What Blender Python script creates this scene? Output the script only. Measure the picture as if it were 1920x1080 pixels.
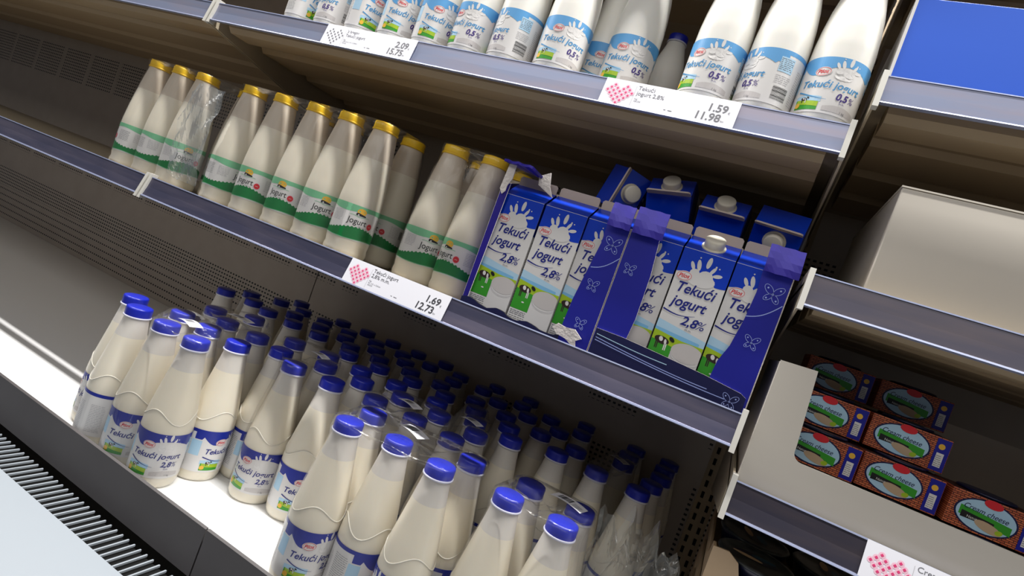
import bpy, bmesh, math, random
from mathutils import Vector, Matrix

# ------------------------------------------------------------------ camera, light, exposure
for o in list(bpy.data.objects):
    bpy.data.objects.remove(o, do_unlink=True)
SC = bpy.context.scene
COL = SC.collection
Z0 = 1.30                                   # height of the photographer's eye; z below is relative to it

cam_d = bpy.data.cameras.new('camera')
cam = bpy.data.objects.new('camera', cam_d)
COL.objects.link(cam)
SC.camera = cam
yaw, pitch, roll, FPX = -0.40046, -0.028286, 0.346692, 1063.2
f = Vector((math.sin(yaw)*math.cos(pitch), math.cos(yaw)*math.cos(pitch), math.sin(pitch)))
r0 = Vector((math.cos(yaw), -math.sin(yaw), 0)); u0 = r0.cross(f)
rr = r0*math.cos(roll) + u0*math.sin(roll); uu = u0*math.cos(roll) - r0*math.sin(roll)
M = Matrix((rr, uu, -f)).transposed().to_4x4()
M.translation = Vector((1.2179, 0, Z0))
cam.matrix_world = M
cam_d.sensor_width = 36
cam_d.lens = 36*FPX/1920
cam_d.clip_start = .02

w = bpy.data.worlds.new('store_light'); SC.world = w
w.use_nodes = True
wb = w.node_tree.nodes['Background']
wb.inputs[0].default_value = (.80, .86, 1.0, 1); wb.inputs[1].default_value = .13

def area(name, loc, target, sx, sy, power, col):
    l = bpy.data.lights.new(name, 'AREA'); l.shape = 'RECTANGLE'; l.size = sx; l.size_y = sy
    l.energy = power; l.color = col
    o = bpy.data.objects.new(name, l); COL.objects.link(o)
    o.location = Vector(loc)
    o.rotation_euler = (Vector(target)-Vector(loc)).to_track_quat('-Z', 'Y').to_euler()
    return o
# the cooler's own canopy lamp above the shelf fronts, and the store's ceiling lamps in the aisle
area('canopy_lamp', (.6, .654, Z0+1.6), (.6, .80, Z0-.5), 4.4, .05, 130, (1, .98, .95))
area('ceiling_lamp', (.9, -1.6, Z0+1.75), (.9, .9, Z0), 5.0, .9, 34, (1, .97, .93))

SC.view_settings.view_transform = 'Standard'
SC.view_settings.look = 'None'
SC.view_settings.exposure = -0.14
SC.view_settings.gamma = 1
SC.cycles.transparent_max_bounces = 24

# ------------------------------------------------------------------ materials
MATS = {}
def lin(c):
    return tuple((x/12.92 if x <= .04045 else ((x+.055)/1.055)**2.4) for x in c)
def mat(name, rgb, rough=.5, metal=0, spec=.5, srgb=True, coat=0, sss=0, bump=None, mottle=None):
    if name in MATS: return MATS[name]
    m = bpy.data.materials.new(name); m.use_nodes = True
    n = m.node_tree.nodes; lk = m.node_tree.links
    p = n['Principled BSDF']
    c = lin(rgb) if srgb else rgb
    p.inputs['Base Color'].default_value = (*c, 1)
    p.inputs['Roughness'].default_value = rough
    p.inputs['Metallic'].default_value = metal
    p.inputs['Specular IOR Level'].default_value = spec
    p.inputs['Coat Weight'].default_value = coat
    p.inputs['Coat Roughness'].default_value = .12
    if sss:
        p.inputs['Subsurface Weight'].default_value = sss
        p.inputs['Subsurface Radius'].default_value = (.02, .016, .012)
        p.inputs['Subsurface Scale'].default_value = .5
    if bump or mottle:
        tc = n.new('ShaderNodeTexCoord'); nz = n.new('ShaderNodeTexNoise')
        mp = n.new('ShaderNodeMapping'); lk.new(tc.outputs['Object'], mp.inputs[0]); lk.new(mp.outputs[0], nz.inputs['Vector'])
        nz.inputs['Scale'].default_value = 1
        sc = (bump or mottle)[0]
        mp.inputs['Scale'].default_value = sc if isinstance(sc, tuple) else (sc, sc, sc)
        nz.inputs['Detail'].default_value = 4
        if bump:
            b = n.new('ShaderNodeBump'); b.inputs['Strength'].default_value = bump[1]; b.inputs['Distance'].default_value = .002
            lk.new(nz.outputs[0], b.inputs['Height']); lk.new(b.outputs[0], p.inputs['Normal'])
        if mottle:
            mx = n.new('ShaderNodeMix'); mx.data_type = 'RGBA'
            mx.inputs[6].default_value = (*c, 1); mx.inputs[7].default_value = (*lin(mottle[1]), 1)
            rp = n.new('ShaderNodeMapRange'); rp.inputs[1].default_value = .42; rp.inputs[2].default_value = .68
            lk.new(nz.outputs[0], rp.inputs[0]); lk.new(rp.outputs[0], mx.inputs[0]); lk.new(mx.outputs[2], p.inputs['Base Color'])
    MATS[name] = m
    return m

YOG   = mat('yogurt_filled_plastic', (.93, .90, .83), .33, sss=.25)
HEAD  = mat('empty_milky_plastic', (.87, .85, .82), .34, sss=.2)
YOGW  = mat('white_yogurt_plastic', (.95, .94, .91), .33, sss=.25)
BLUEC = mat('blue_cap_plastic', (.10, .16, .70), .32, spec=.6)
YELC  = mat('yellow_cap_plastic', (.98, .80, .08), .38)
WCAP  = mat('white_cap_plastic', (.90, .87, .80), .4)
COLLAR= mat('white_collar_plastic', (.86, .86, .92), .4)
PAPER = mat('label_white', (.90, .89, .88), .42)
TAGP  = mat('price_paper', (.92, .92, .95), .6)
DBLUE = mat('label_dark_blue', (.10, .17, .60), .4)
INK   = mat('ink_navy', (.08, .12, .50), .45)
LBLUE = mat('label_light_blue', (.36, .64, .86), .4)
PBLUE = mat('label_pale_blue', (.70, .84, .93), .4)
LINK  = mat('ink_light_blue', (.25, .58, .80), .4)
PURP  = mat('ink_purple', (.25, .16, .50), .4)
GREY  = mat('ink_grey', (.45, .45, .47), .5)
LGREY = mat('print_light_grey', (.74, .73, .74), .5)
SHADE = mat('print_cup_grey', (.80, .78, .77), .4)
BLACK = mat('ink_black', (.06, .06, .07), .5)
BROWN = mat('print_cow_brown', (.18, .10, .10), .5)
GRASS = mat('print_green', (.22, .62, .16), .4)
GRASSL= mat('print_light_green', (.66, .78, .16), .4)
SKYP  = mat('print_sky_blue', (.50, .74, .90), .4)
RED   = mat('print_red', (.86, .16, .20), .4)
PINK  = mat('print_pink', (.86, .22, .46), .5)
PINKL = mat('print_pale_pink', (.95, .76, .83), .5)
MINT  = mat('label_mint_green', (.50, .78, .60), .4)
FOREST= mat('label_forest_green', (.06, .50, .24), .4)
SUN   = mat('print_sun_yellow', (.94, .74, .25), .4)
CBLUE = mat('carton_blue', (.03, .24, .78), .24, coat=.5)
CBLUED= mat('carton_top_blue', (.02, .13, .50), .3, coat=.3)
CWHITE= mat('carton_white', (.88, .87, .86), .35, coat=.2)
CFIN  = mat('carton_fin_board', (.80, .73, .68), .6)
TBLUE = mat('tray_board_blue', (.07, .09, .58), .45, bump=((60, 60, 8), .15))
TNAVY = mat('tray_board_navy', (.04, .06, .27), .45)
TPURP = mat('tray_board_violet', (.14, .09, .52), .36, bump=((30, 30, 30), .2))
TEAR  = mat('torn_board_edge', (.85, .82, .80), .9, bump=((200, 200, 200), .6))
LINEW = mat('line_pale_blue', (.62, .68, .92), .5)
BEIGE = mat('shelf_beige_paint', (.68, .60, .48), .5)
BEIGED= mat('bracket_beige_paint', (.72, .67, .58), .5)
ENDW  = mat('rail_end_white', (.77, .76, .73), .45)
RAIL  = mat('price_rail_plastic', (.33, .33, .42), .26, metal=.55, mottle=((5, 5, 40), (.42, .40, .47)))  # mottle stands in for blotchy reflections of the aisle
RAILE = mat('price_rail_edge_highlight', (.56, .59, .70), .35, metal=.3)
CREAM = mat('tray_floor_white', (.96, .96, .96), .4)
DARKG = mat('bumper_grey', (.30, .28, .28), .5, mottle=(6, (.33, .31, .31)))
SLOT  = mat('dark_void', (.015, .015, .015), .9)
ALU   = mat('bumper_light_grey', (.66, .69, .72), .45)
CARDW = mat('white_corrugated_board', (.88, .85, .80), .7, bump=((8, 300, 8), .12))
CARDB = mat('beige_corrugated_board', (.76, .66, .54), .75, bump=((60, 60, 60), .25))
NAVYP = mat('navy_pack', (.05, .07, .20), .35)
DPACK = mat('dark_foil_pack', (.13, .16, .18), .3, mottle=(45, (.30, .32, .33)))
TEAL  = mat('teal_print', (.08, .30, .42), .4)
STEELD= mat('upright_dark_steel', (.40, .36, .31), .5)

def perforated():
    m = bpy.data.materials.new('perforated_back_panel'); m.use_nodes = True
    n = m.node_tree.nodes; lk = m.node_tree.links; p = n['Principled BSDF']
    tc = n.new('ShaderNodeTexCoord'); sp = n.new('ShaderNodeSeparateXYZ'); lk.new(tc.outputs['Object'], sp.inputs[0])
    def mth(op, a, b=None):
        k = n.new('ShaderNodeMath'); k.operation = op
        for i, v in enumerate((a, b)):
            if v is None: continue
            if isinstance(v, (int, float)): k.inputs[i].default_value = v
            else: lk.new(v, k.inputs[i])
        return k.outputs[0]
    x, z = sp.outputs[0], sp.outputs[2]
    hx = mth('LESS_THAN', mth('FRACT', mth('MULTIPLY', x, 1/.0140)), .55)
    lowz = mth('MULTIPLY', mth('LESS_THAN', z, -.425), mth('LESS_THAN', x, -.05))
    hz = mth('LESS_THAN', mth('FRACT', mth('MULTIPLY', z, 1/.0130)), .42)
    alt = mth('GREATER_THAN', mth('FRACT', mth('MULTIPLY', z, 1/.0260)), .5)
    hz = mth('MULTIPLY', hz, mth('SUBTRACT', 1, mth('MULTIPLY', lowz, alt)))
    hole = mth('MULTIPLY', hx, hz)
    # object origin lies at eye height: bands of holes low down, one thin band, and one between the upper shelves
    b1 = mth('LESS_THAN', z, -.345)
    b2 = mth('MULTIPLY', mth('LESS_THAN', z, -.206), mth('GREATER_THAN', z, -.243))
    b3 = mth('MULTIPLY', mth('LESS_THAN', z, .27), mth('GREATER_THAN', z, .13))
    col = mth('GREATER_THAN', mth('FRACT', mth('MULTIPLY', x, 1/.2083)), .10)
    blk = mth('LESS_THAN', mth('FRACT', mth('ADD', mth('MULTIPLY', x, 1/.3125), .12)), .42)
    left = mth('LESS_THAN', x, -.05)
    sel = mth('MAXIMUM', left, blk)
    band = mth('MAXIMUM', mth('MULTIPLY', b1, sel), mth('MULTIPLY', mth('MAXIMUM', b2, b3), mth('MULTIPLY', sel, col)))
    h = mth('MULTIPLY', hole, band)
    nz = n.new('ShaderNodeTexNoise'); nz.inputs['Scale'].default_value = 14; lk.new(tc.outputs['Object'], nz.inputs['Vector'])
    c0 = n.new('ShaderNodeMix'); c0.data_type = 'RGBA'
    c0.inputs[6].default_value = (*lin((.80, .76, .71)), 1); c0.inputs[7].default_value = (*lin((.74, .69, .64)), 1)
    lk.new(nz.outputs[0], c0.inputs[0])
    c1 = n.new('ShaderNodeMix'); c1.data_type = 'RGBA'
    lk.new(h, c1.inputs[0]); lk.new(c0.outputs[2], c1.inputs[6]); c1.inputs[7].default_value = (.006, .006, .006, 1)
    lk.new(c1.outputs[2], p.inputs['Base Color']); p.inputs['Roughness'].default_value = .5
    return m
PERF = perforated()

def wicker():
    m = bpy.data.materials.new('printed_wicker'); m.use_nodes = True
    n = m.node_tree.nodes; lk = m.node_tree.links; p = n['Principled BSDF']
    tc = n.new('ShaderNodeTexCoord'); mp = n.new('ShaderNodeMapping'); mp.inputs['Rotation'].default_value = (math.pi/2, 0, 0)
    br = n.new('ShaderNodeTexBrick'); lk.new(tc.outputs['Object'], mp.inputs[0]); lk.new(mp.outputs[0], br.inputs['Vector'])
    br.inputs['Color1'].default_value = (*lin((.84, .46, .28)), 1); br.inputs['Color2'].default_value = (*lin((.70, .33, .20)), 1)
    br.inputs['Mortar'].default_value = (*lin((.20, .07, .05)), 1)
    br.inputs['Scale'].default_value = 1; br.inputs['Brick Width'].default_value = .0090; br.inputs['Row Height'].default_value = .0030
    br.inputs['Mortar Size'].default_value = .0005
    lk.new(br.outputs[0], p.inputs['Base Color']); p.inputs['Roughness'].default_value = .5
    return m
WICK = wicker()

def filmmat(name, haze, tint):
    m = bpy.data.materials.new(name); m.use_nodes = True
    n = m.node_tree.nodes; lk = m.node_tree.links; n.remove(n['Principled BSDF'])
    out = n['Material Output']
    tr = n.new('ShaderNodeBsdfTransparent'); tr.inputs[0].default_value = (.995, .995, .995, 1)
    df = n.new('ShaderNodeBsdfDiffuse'); df.inputs[0].default_value = (*lin(tint), 1)
    gl = n.new('ShaderNodeBsdfGlossy'); gl.inputs['Roughness'].default_value = .12; gl.inputs[0].default_value = (1, 1, 1, 1)
    fr = n.new('ShaderNodeFresnel'); fr.inputs[0].default_value = 1.45
    tc = n.new('ShaderNodeTexCoord'); nz = n.new('ShaderNodeTexNoise'); lk.new(tc.outputs['Object'], nz.inputs['Vector'])
    mp = n.new('ShaderNodeMapping'); mp.inputs['Scale'].default_value = (1, 1, .35); lk.new(tc.outputs['Object'], mp.inputs[0]); lk.new(mp.outputs[0], nz.inputs['Vector'])
    nz.inputs['Scale'].default_value = 38; nz.inputs['Detail'].default_value = 3; nz.inputs['Distortion'].default_value = .6
    bp = n.new('ShaderNodeBump'); bp.inputs['Strength'].default_value = .8; bp.inputs['Distance'].default_value = .004
    lk.new(nz.outputs[0], bp.inputs['Height'])
    for k in (gl, fr): lk.new(bp.outputs[0], k.inputs['Normal'])
    m1 = n.new('ShaderNodeMixShader'); m1.inputs[0].default_value = haze
    lk.new(tr.outputs[0], m1.inputs[1]); lk.new(df.outputs[0], m1.inputs[2])
    m2 = n.new('ShaderNodeMixShader'); lk.new(fr.outputs[0], m2.inputs[0])
    lk.new(m1.outputs[0], m2.inputs[1]); lk.new(gl.outputs[0], m2.inputs[2])
    cl = n.new('ShaderNodeMath'); cl.operation = 'MULTIPLY'; cl.inputs[1].default_value = .55
    c2 = n.new('ShaderNodeMath'); c2.operation = 'MINIMUM'; c2.inputs[1].default_value = .42
    lk.new(fr.outputs[0], cl.inputs[0]); lk.new(cl.outputs[0], c2.inputs[0]); lk.new(c2.outputs[0], m2.inputs[0])
    lk.new(m2.outputs[0], out.inputs[0])
    return m
FILM = filmmat('clear_shrink_film', .018, (.95, .95, .97))
FILMC = filmmat('crumpled_clear_film', .16, (.92, .95, .95))

# ------------------------------------------------------------------ mesh helpers
def P(x, y, z): return Vector((x, y, z+Z0))

class MB:
    def __init__(s): s.v = []; s.f = []; s.mi = []; s.m = []; s.sm = []
    def mid(s, m):
        if m not in s.m: s.m.append(m)
        return s.m.index(m)
    def add(s, vs, fs, m, smooth=False):
        b = len(s.v); k = s.mid(m)
        s.v += [tuple(v) for v in vs]
        for q in fs:
            s.f.append([b+i for i in q]); s.mi.append(k); s.sm.append(smooth)
    def box(s, x0, x1, y0, y1, z0, z1, m, M=None, bev=0):
        if bev:
            bm = bmesh.new(); bmesh.ops.create_cube(bm, size=1)
            for v in bm.verts: v.co = Vector(((x0+x1)/2+v.co.x*(x1-x0), (y0+y1)/2+v.co.y*(y1-y0), (z0+z1)/2+v.co.z*(z1-z0)))
            bmesh.ops.bevel(bm, geom=list(bm.edges), offset=bev, segments=2, affect='EDGES', profile=.5)
            vs = [v.co.copy() for v in bm.verts]; fs = [[v.index for v in q.verts] for q in bm.faces]; bm.free()
        else:
            vs = [Vector(c) for c in ((x0,y0,z0),(x1,y0,z0),(x1,y1,z0),(x0,y1,z0),(x0,y0,z1),(x1,y0,z1),(x1,y1,z1),(x0,y1,z1))]
            fs = [(0,3,2,1),(4,5,6,7),(0,1,5,4),(1,2,6,5),(2,3,7,6),(3,0,4,7)]
        if M is not None: vs = [M @ v for v in vs]
        s.add(vs, fs, m)
    def lathe(s, prof, n, matf, squash=None):
        # prof: list of (r, z); matf(z) -> material
        b = len(s.v)
        for (r, z) in prof:
            for i in range(n):
                a = 2*math.pi*i/n
                s.v.append((r*math.cos(a), r*math.sin(a), z))
        for j in range(len(prof)-1):
            mm = s.mid(matf((prof[j][1]+prof[j+1][1])/2))
            for i in range(n):
                s.f.append([b+j*n+i, b+j*n+(i+1) % n, b+(j+1)*n+(i+1) % n, b+(j+1)*n+i]); s.mi.append(mm); s.sm.append(True)
        for j, rev in ((0, True), (len(prof)-1, False)):
            if prof[j][0] > 1e-5:
                q = [b+j*n+i for i in range(n)]
                if rev: q.reverse()
                s.f.append(q); s.mi.append(s.mid(matf(prof[j][1]))); s.sm.append(False)
    def prism(s, poly, axis, a0, a1, m, sm=None, off=(0, 0, 0)):
        # poly: 2D outline; axis 'y': (x,z) extruded from a0 to a1; axis 'x': (y,z); axis 'z': (x,y)
        def c(p, t):
            if axis == 'y': return (p[0]+off[0], t+off[1], p[1]+off[2])
            if axis == 'x': return (t+off[0], p[0]+off[1], p[1]+off[2])
            return (p[0]+off[0], p[1]+off[1], t+off[2])
        n = len(poly)
        vs = [c(p, a0) for p in poly]+[c(p, a1) for p in poly]
        s.add(vs, [list(range(n))[::-1], list(range(n, 2*n))], m)
        s.add(vs, [(i, (i+1) % n, n+(i+1) % n, n+i) for i in range(n)], sm or m)
    def tube(s, pts, r, m, n=6):
        pts = [Vector(p) for p in pts]; b = len(s.v)
        for i, p in enumerate(pts):
            t = (pts[min(i+1, len(pts)-1)]-pts[max(i-1, 0)]).normalized()
            a = t.cross(Vector((0, 0, 1)));
            if a.length < .1: a = t.cross(Vector((1, 0, 0)))
            a.normalize(); c = t.cross(a)
            for k in range(n):
                q = 2*math.pi*k/n; s.v.append(tuple(p+a*r*math.cos(q)+c*r*math.sin(q)))
        k0 = s.mid(m)
        for i in range(len(pts)-1):
            for k in range(n):
                s.f.append([b+i*n+k, b+i*n+(k+1) % n, b+(i+1)*n+(k+1) % n, b+(i+1)*n+k]); s.mi.append(k0); s.sm.append(True)
    def mesh(s, name):
        me = bpy.data.meshes.new(name); me.from_pydata(s.v, [], s.f)
        for m in s.m: me.materials.append(m)
        me.polygons.foreach_set('material_index', s.mi)
        me.polygons.foreach_set('use_smooth', s.sm)
        me.update(); return me
    def build(s, name, parent=None, loc=None, fixn=False):
        me = s.mesh(name)
        if fixn:
            bm = bmesh.new(); bm.from_mesh(me); bmesh.ops.recalc_face_normals(bm, faces=bm.faces); bm.to_mesh(me); bm.free()
        return link(name, me, parent, loc)

def link(name, me, parent=None, loc=None):
    o = bpy.data.objects.new(name, me); COL.objects.link(o)
    if parent is not None: o.parent = parent
    if loc is not None: o.location = loc
    return o
def tag(o, label, cat, group=None, kind=None):
    if label: o['label'] = label
    if cat: o['category'] = cat
    if group: o['group'] = group
    if kind: o['kind'] = kind
    return o
def empty(name, label, cat, loc=(0, 0, 0), rz=0, group=None):
    o = bpy.data.objects.new(name, None); COL.objects.link(o); o.empty_display_size = .03
    o.location = loc; o.rotation_euler = (0, 0, rz)
    return tag(o, label, cat, group)
def struct(o):
    o['kind'] = 'structure'; return o
def copy_tree(o, parent=None):
    c = o.copy(); COL.objects.link(c)
    if parent is not None: c.parent = parent
    for ch in [k for k in bpy.data.objects if k.parent == o]:
        copy_tree(ch, c)
    return c
CHILD = {}
def dup(root, loc, rot, label, group=None, name=None):
    r = root.copy(); COL.objects.link(r); r.location = loc
    r.rotation_euler = rot if isinstance(rot, tuple) else (0, 0, rot)
    r['label'] = label
    if group: r['group'] = group
    for ch in CHILD[root.name]:
        c = ch.copy(); COL.objects.link(c); c.parent = r
        for g in CHILD.get(ch.name, []):
            d = g.copy(); COL.objects.link(d); d.parent = c
    return r
def remember(root):
    CHILD[root.name] = list(root.children)
    for c in root.children: CHILD[c.name] = list(c.children)
    return root

# ------------------------------------------------------------------ printed artwork (2D, in metres) put on flat or round surfaces
_tc = {}
def text2d(txt, shear=0, bold=0):
    key = (txt, shear, bold)
    if key in _tc: return _tc[key]
    cu = bpy.data.curves.new('t', 'FONT'); cu.body = txt; cu.size = 1; cu.shear = shear; cu.offset = bold
    cu.resolution_u = 4; cu.dimensions = '2D'; cu.fill_mode = 'FRONT'
    o = bpy.data.objects.new('t', cu); COL.objects.link(o)
    dg = bpy.context.evaluated_depsgraph_get(); me = o.evaluated_get(dg).to_mesh()
    vs = [(v.co.x, v.co.y) for v in me.vertices]; fs = [tuple(p.vertices) for p in me.polygons]
    o.evaluated_get(dg).to_mesh_clear()
    bpy.data.objects.remove(o, do_unlink=True); bpy.data.curves.remove(cu)
    x0 = min(v[0] for v in vs); x1 = max(v[0] for v in vs)
    _tc[key] = ([(v[0]-x0, v[1]) for v in vs], fs, x1-x0)
    return _tc[key]

class Art:
    def __init__(s): s.parts = []          # (verts2d, faces, layer, mat)
    def poly(s, pts, m, L): s.parts.append((list(pts), [tuple(range(len(pts)))], L, m))
    def rect(s, x0, x1, y0, y1, m, L, n=1): s.strip(x0, x1, lambda x: y0, lambda x: y1, m, L, n)
    def strip(s, x0, x1, lo, hi, m, L, n=12):
        vs = []
        for i in range(n+1):
            x = x0+(x1-x0)*i/n; vs += [(x, lo(x)), (x, hi(x))]
        s.parts.append((vs, [(2*i, 2*i+2, 2*i+3, 2*i+1) for i in range(n)], L, m))
    def ell(s, cx, cy, rx, ry, m, L, rot=0, n=18):
        vs = [(cx, cy)]
        for i in range(n):
            a = 2*math.pi*i/n; x = rx*math.cos(a); y = ry*math.sin(a)
            vs.append((cx+x*math.cos(rot)-y*math.sin(rot), cy+x*math.sin(rot)+y*math.cos(rot)))
        s.parts.append((vs, [(0, i+1, (i+1) % n+1) for i in range(n)], L, m))
    def ring(s, cx, cy, rx, ry, t, m, L, rot=0, n=20, a0=0, a1=2*math.pi):
        vs = []
        for i in range(n+1):
            a = a0+(a1-a0)*i/n
            for q in (0, 1):
                x = (rx-t*q)*math.cos(a); y = (ry-t*q)*math.sin(a)
                vs.append((cx+x*math.cos(rot)-y*math.sin(rot), cy+x*math.sin(rot)+y*math.cos(rot)))
        s.parts.append((vs, [(2*i, 2*i+2, 2*i+3, 2*i+1) for i in range(n)], L, m))
    def line(s, pts, t, m, L):
        vs = []; n = len(pts)
        for i, p in enumerate(pts):
            a = pts[max(i-1, 0)]; b = pts[min(i+1, n-1)]
            dx, dy = b[0]-a[0], b[1]-a[1]; l = math.hypot(dx, dy) or 1
            tt = t(i/(n-1)) if callable(t) else t
            vs += [(p[0]-dy/l*tt/2, p[1]+dx/l*tt/2), (p[0]+dy/l*tt/2, p[1]-dx/l*tt/2)]
        s.parts.append((vs, [(2*i, 2*i+1, 2*i+3, 2*i+2) for i in range(n-1)], L, m))
    def text(s, txt, x, y, h, m, L, shear=0, bold=0, width=None, align='l', rot=0):
        vs, fs, wd = text2d(txt, shear, bold)
        k = h/.72; kx = k if width is None else width/wd
        ox = 0 if align == 'l' else (-wd*kx if align == 'r' else -wd*kx/2)
        c, sn = math.cos(rot), math.sin(rot)
        out = []
        for a, b in vs:
            px, py = a*kx+ox, b*k
            out.append((x+px*c-py*sn, y+px*sn+py*c))
        s.parts.append((out, fs, L, m))
    def flat(s, mb, fn, eps=.00012):
        for vs, fs, L, m in s.parts:
            mb.add([fn(x, y, L*eps) for x, y in vs], fs, m)
    def cyl(s, mb, R, z0, eps=.00014):
        def fn(u, v, d):
            a = u/R; q = R+.0005+d
            return (q*math.sin(a), -q*math.cos(a), z0+v)
        for vs, fs, L, m in s.parts:
            mb.add([fn(x, y, L*eps) for x, y in vs], fs, m, smooth=(L == 0))

def splash(a, x, y, k, m, L):
    # milk crown: droplets and fingers rising out of a white mound
    for cx, cy, rx, ry, rt in ((-.013, .004, .0019, .0048, .5), (-.007, .006, .0022, .0060, .25), (.002, .011, .0024, .0062, -.1),
                               (.008, .004, .0018, .0050, -.5), (.014, .000, .0048, .0020, .25), (-.009, -.003, .0050, .0045, .2),
                               (.003, -.004, .0075, .0062, 0), (-.002, -.009, .012, .006, 0)):
        a.ell(x+cx*k, y+cy*k, rx*k, ry*k, m, L, rt, 14)
    for cx, cy, q in ((-.008, .014, .0008), (.010, .009, .0010), (.0135, .008, .0008)):
        a.ell(x+cx*k, y+cy*k, q*k, q*k, m, L, 0, 8)
def logo(a, x, y, k, L):
    a.ell(x, y, .0098*k, .0062*k, PAPER, L, .1, 24)
    a.ring(x, y, .0090*k, .0055*k, .0005*k, RED, L+1, .1, 24)
    a.text('Pilos', x, y-.0024*k, .0052*k, RED, L+1, shear=.35, bold=.02, width=.0135*k, align='c', rot=.08)
def cow(a, x, y, k, L):
    a.ell(x, y, .0070*k, .0036*k, BROWN, L, -.12, 14)
    a.ell(x-.001*k, y+.001*k, .0018*k, .0024*k, PAPER, L+1, .4, 10); a.ell(x+.0035*k, y-.0006*k, .0012*k, .0025*k, PAPER, L+1, .2, 10)
    a.ell(x+.0085*k, y+.0032*k, .0030*k, .0018*k, BLACK, L, -.6, 12)
    for dx in (-.005, -.0035, .003, .0045):
        a.poly([(x+dx*k, y-.002*k), (x+(dx+.0011)*k, y-.002*k), (x+(dx+.0012)*k, y-.0085*k), (x+(dx+.0003)*k, y-.0085*k)], PAPER if dx > 0 else BROWN, L)
def barcode(a, x0, x1, y0, y1, L, vertical=False, seed=1):
    rd = random.Random(seed); t = 0; span = (y1-y0) if vertical else (x1-x0)
    while t < span-.0004:
        wd = rd.choice((.0004, .0006, .0010)); wd = min(wd, span-t)
        if vertical: a.rect(x0, x1, y0+t, y0+t+wd, BLACK, L, 3)
        else: a.rect(x0+t, x0+t+wd, y0, y1, BLACK, L)
        t += wd+rd.choice((.0005, .0008, .0012))
def lines(a, x0, x1, ys, m, L, seed=3, h=.0008):
    rd = random.Random(seed)
    for y in ys:
        x = x0
        while x < x1-.002:
            wl = rd.uniform(.003, .008); a.rect(x, min(x+wl, x1), y, y+h, m, L); x += wl+.001

# --- round bottle label for the drinking yogurt, two colourings
def yogurt_label(band, ink, pct, pctm, name, LH=.078):
    a = Art(); R = .0405; C = math.pi*R
    a.rect(-C, C, 0, LH, PAPER, 0, 56)
    def edge(u):
        if u < -.045 or u > .052: return LH-.018
        if u < -.004: t = (u+.045)/.041; return LH-.012-.012*math.sin(math.pi*t)**1.0-.004*t
        t = (u+.004)/.056; return LH-.016+.005*math.sin(math.pi*t)-.006*t*t
    a.strip(-.060, .066, edge, lambda u: LH, band, 1, 40)
    a.strip(.066, C, lambda u: LH-.006, lambda u: LH, band, 1, 12)
    a.strip(-C, -.060, lambda u: LH-.006, lambda u: LH, band, 1, 12)
    splash(a, .016, LH-.016, 1.0, PAPER, 2)
    logo(a, -.013, LH-.021, 1.05, 3)
    a.text('Tekući jogurt', -.036, LH-.043, .0098, ink, 3, shear=.22, bold=.016, width=.078)
    a.line([(-.038+.040*t, LH-.049-.010*math.sin(t*1.5)) for t in [i/12 for i in range(13)]], lambda t: .0018*(1-t)+.0003, ink, 3)
    a.text(pct, .013, LH-.057, .0092, pctm, 3, shear=.2, bold=.03)
    a.text('%', .030, LH-.057, .0086, pctm, 3, shear=.2)
    a.text('m.m.', .019, LH-.062, .0028, pctm, 3)
    a.strip(-.040, -.004, lambda u: .015, lambda u: .024-.10*abs(u+.022), PBLUE, 1, 8)
    a.strip(-.038, -.006, lambda u: .0035, lambda u: .017-.12*(u+.038)*.5, GRASS, 2, 8)
    a.strip(-.036, -.006, lambda u: .011-.10*(u+.036), lambda u: .017-.08*(u+.036), GRASSL, 3, 6)
    cow(a, -.026, .018, .62, 4)
    a.ell(-.034, .009, .004, .004, SUN, 4, 0, 12)
    a.strip(.000, .046, lambda u: .004, lambda u: .010+.0035*math.sin((u)*68), SHADE, 1, 12)
    a.text('1 kg', .024, .0045, .0032, GREY, 3)
    # back of the label: nutrition table, texts and bar code
    a.rect(.056, .076, LH-.031, LH-.010, PBLUE, 2, 5)
    lines(a, .057, .075, [LH-.013-.0025*i for i in range(7)], GREY, 3, 5)
    lines(a, .056, .078, [LH-.037-.0026*i for i in range(5)], LGREY, 2, 6)
    barcode(a, .058, .080, .008, .026, 3, vertical=True, seed=2)
    lines(a, .086, .120, [.008+.003*i for i in range(17)], LGREY, 2, 9)
    lines(a, -.120, -.096, [.008+.003*i for i in range(17)], LGREY, 2, 10)
    lines(a, -.090, -.066, [.008+.003*i for i in range(19)], GREY, 2, 11, .0006)
    a.strip(-.064, -.046, lambda u: .030, lambda u: .058, PBLUE, 1, 5)
    mb = MB(); a.cyl(mb, R, 0); return mb.mesh(name)

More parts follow.
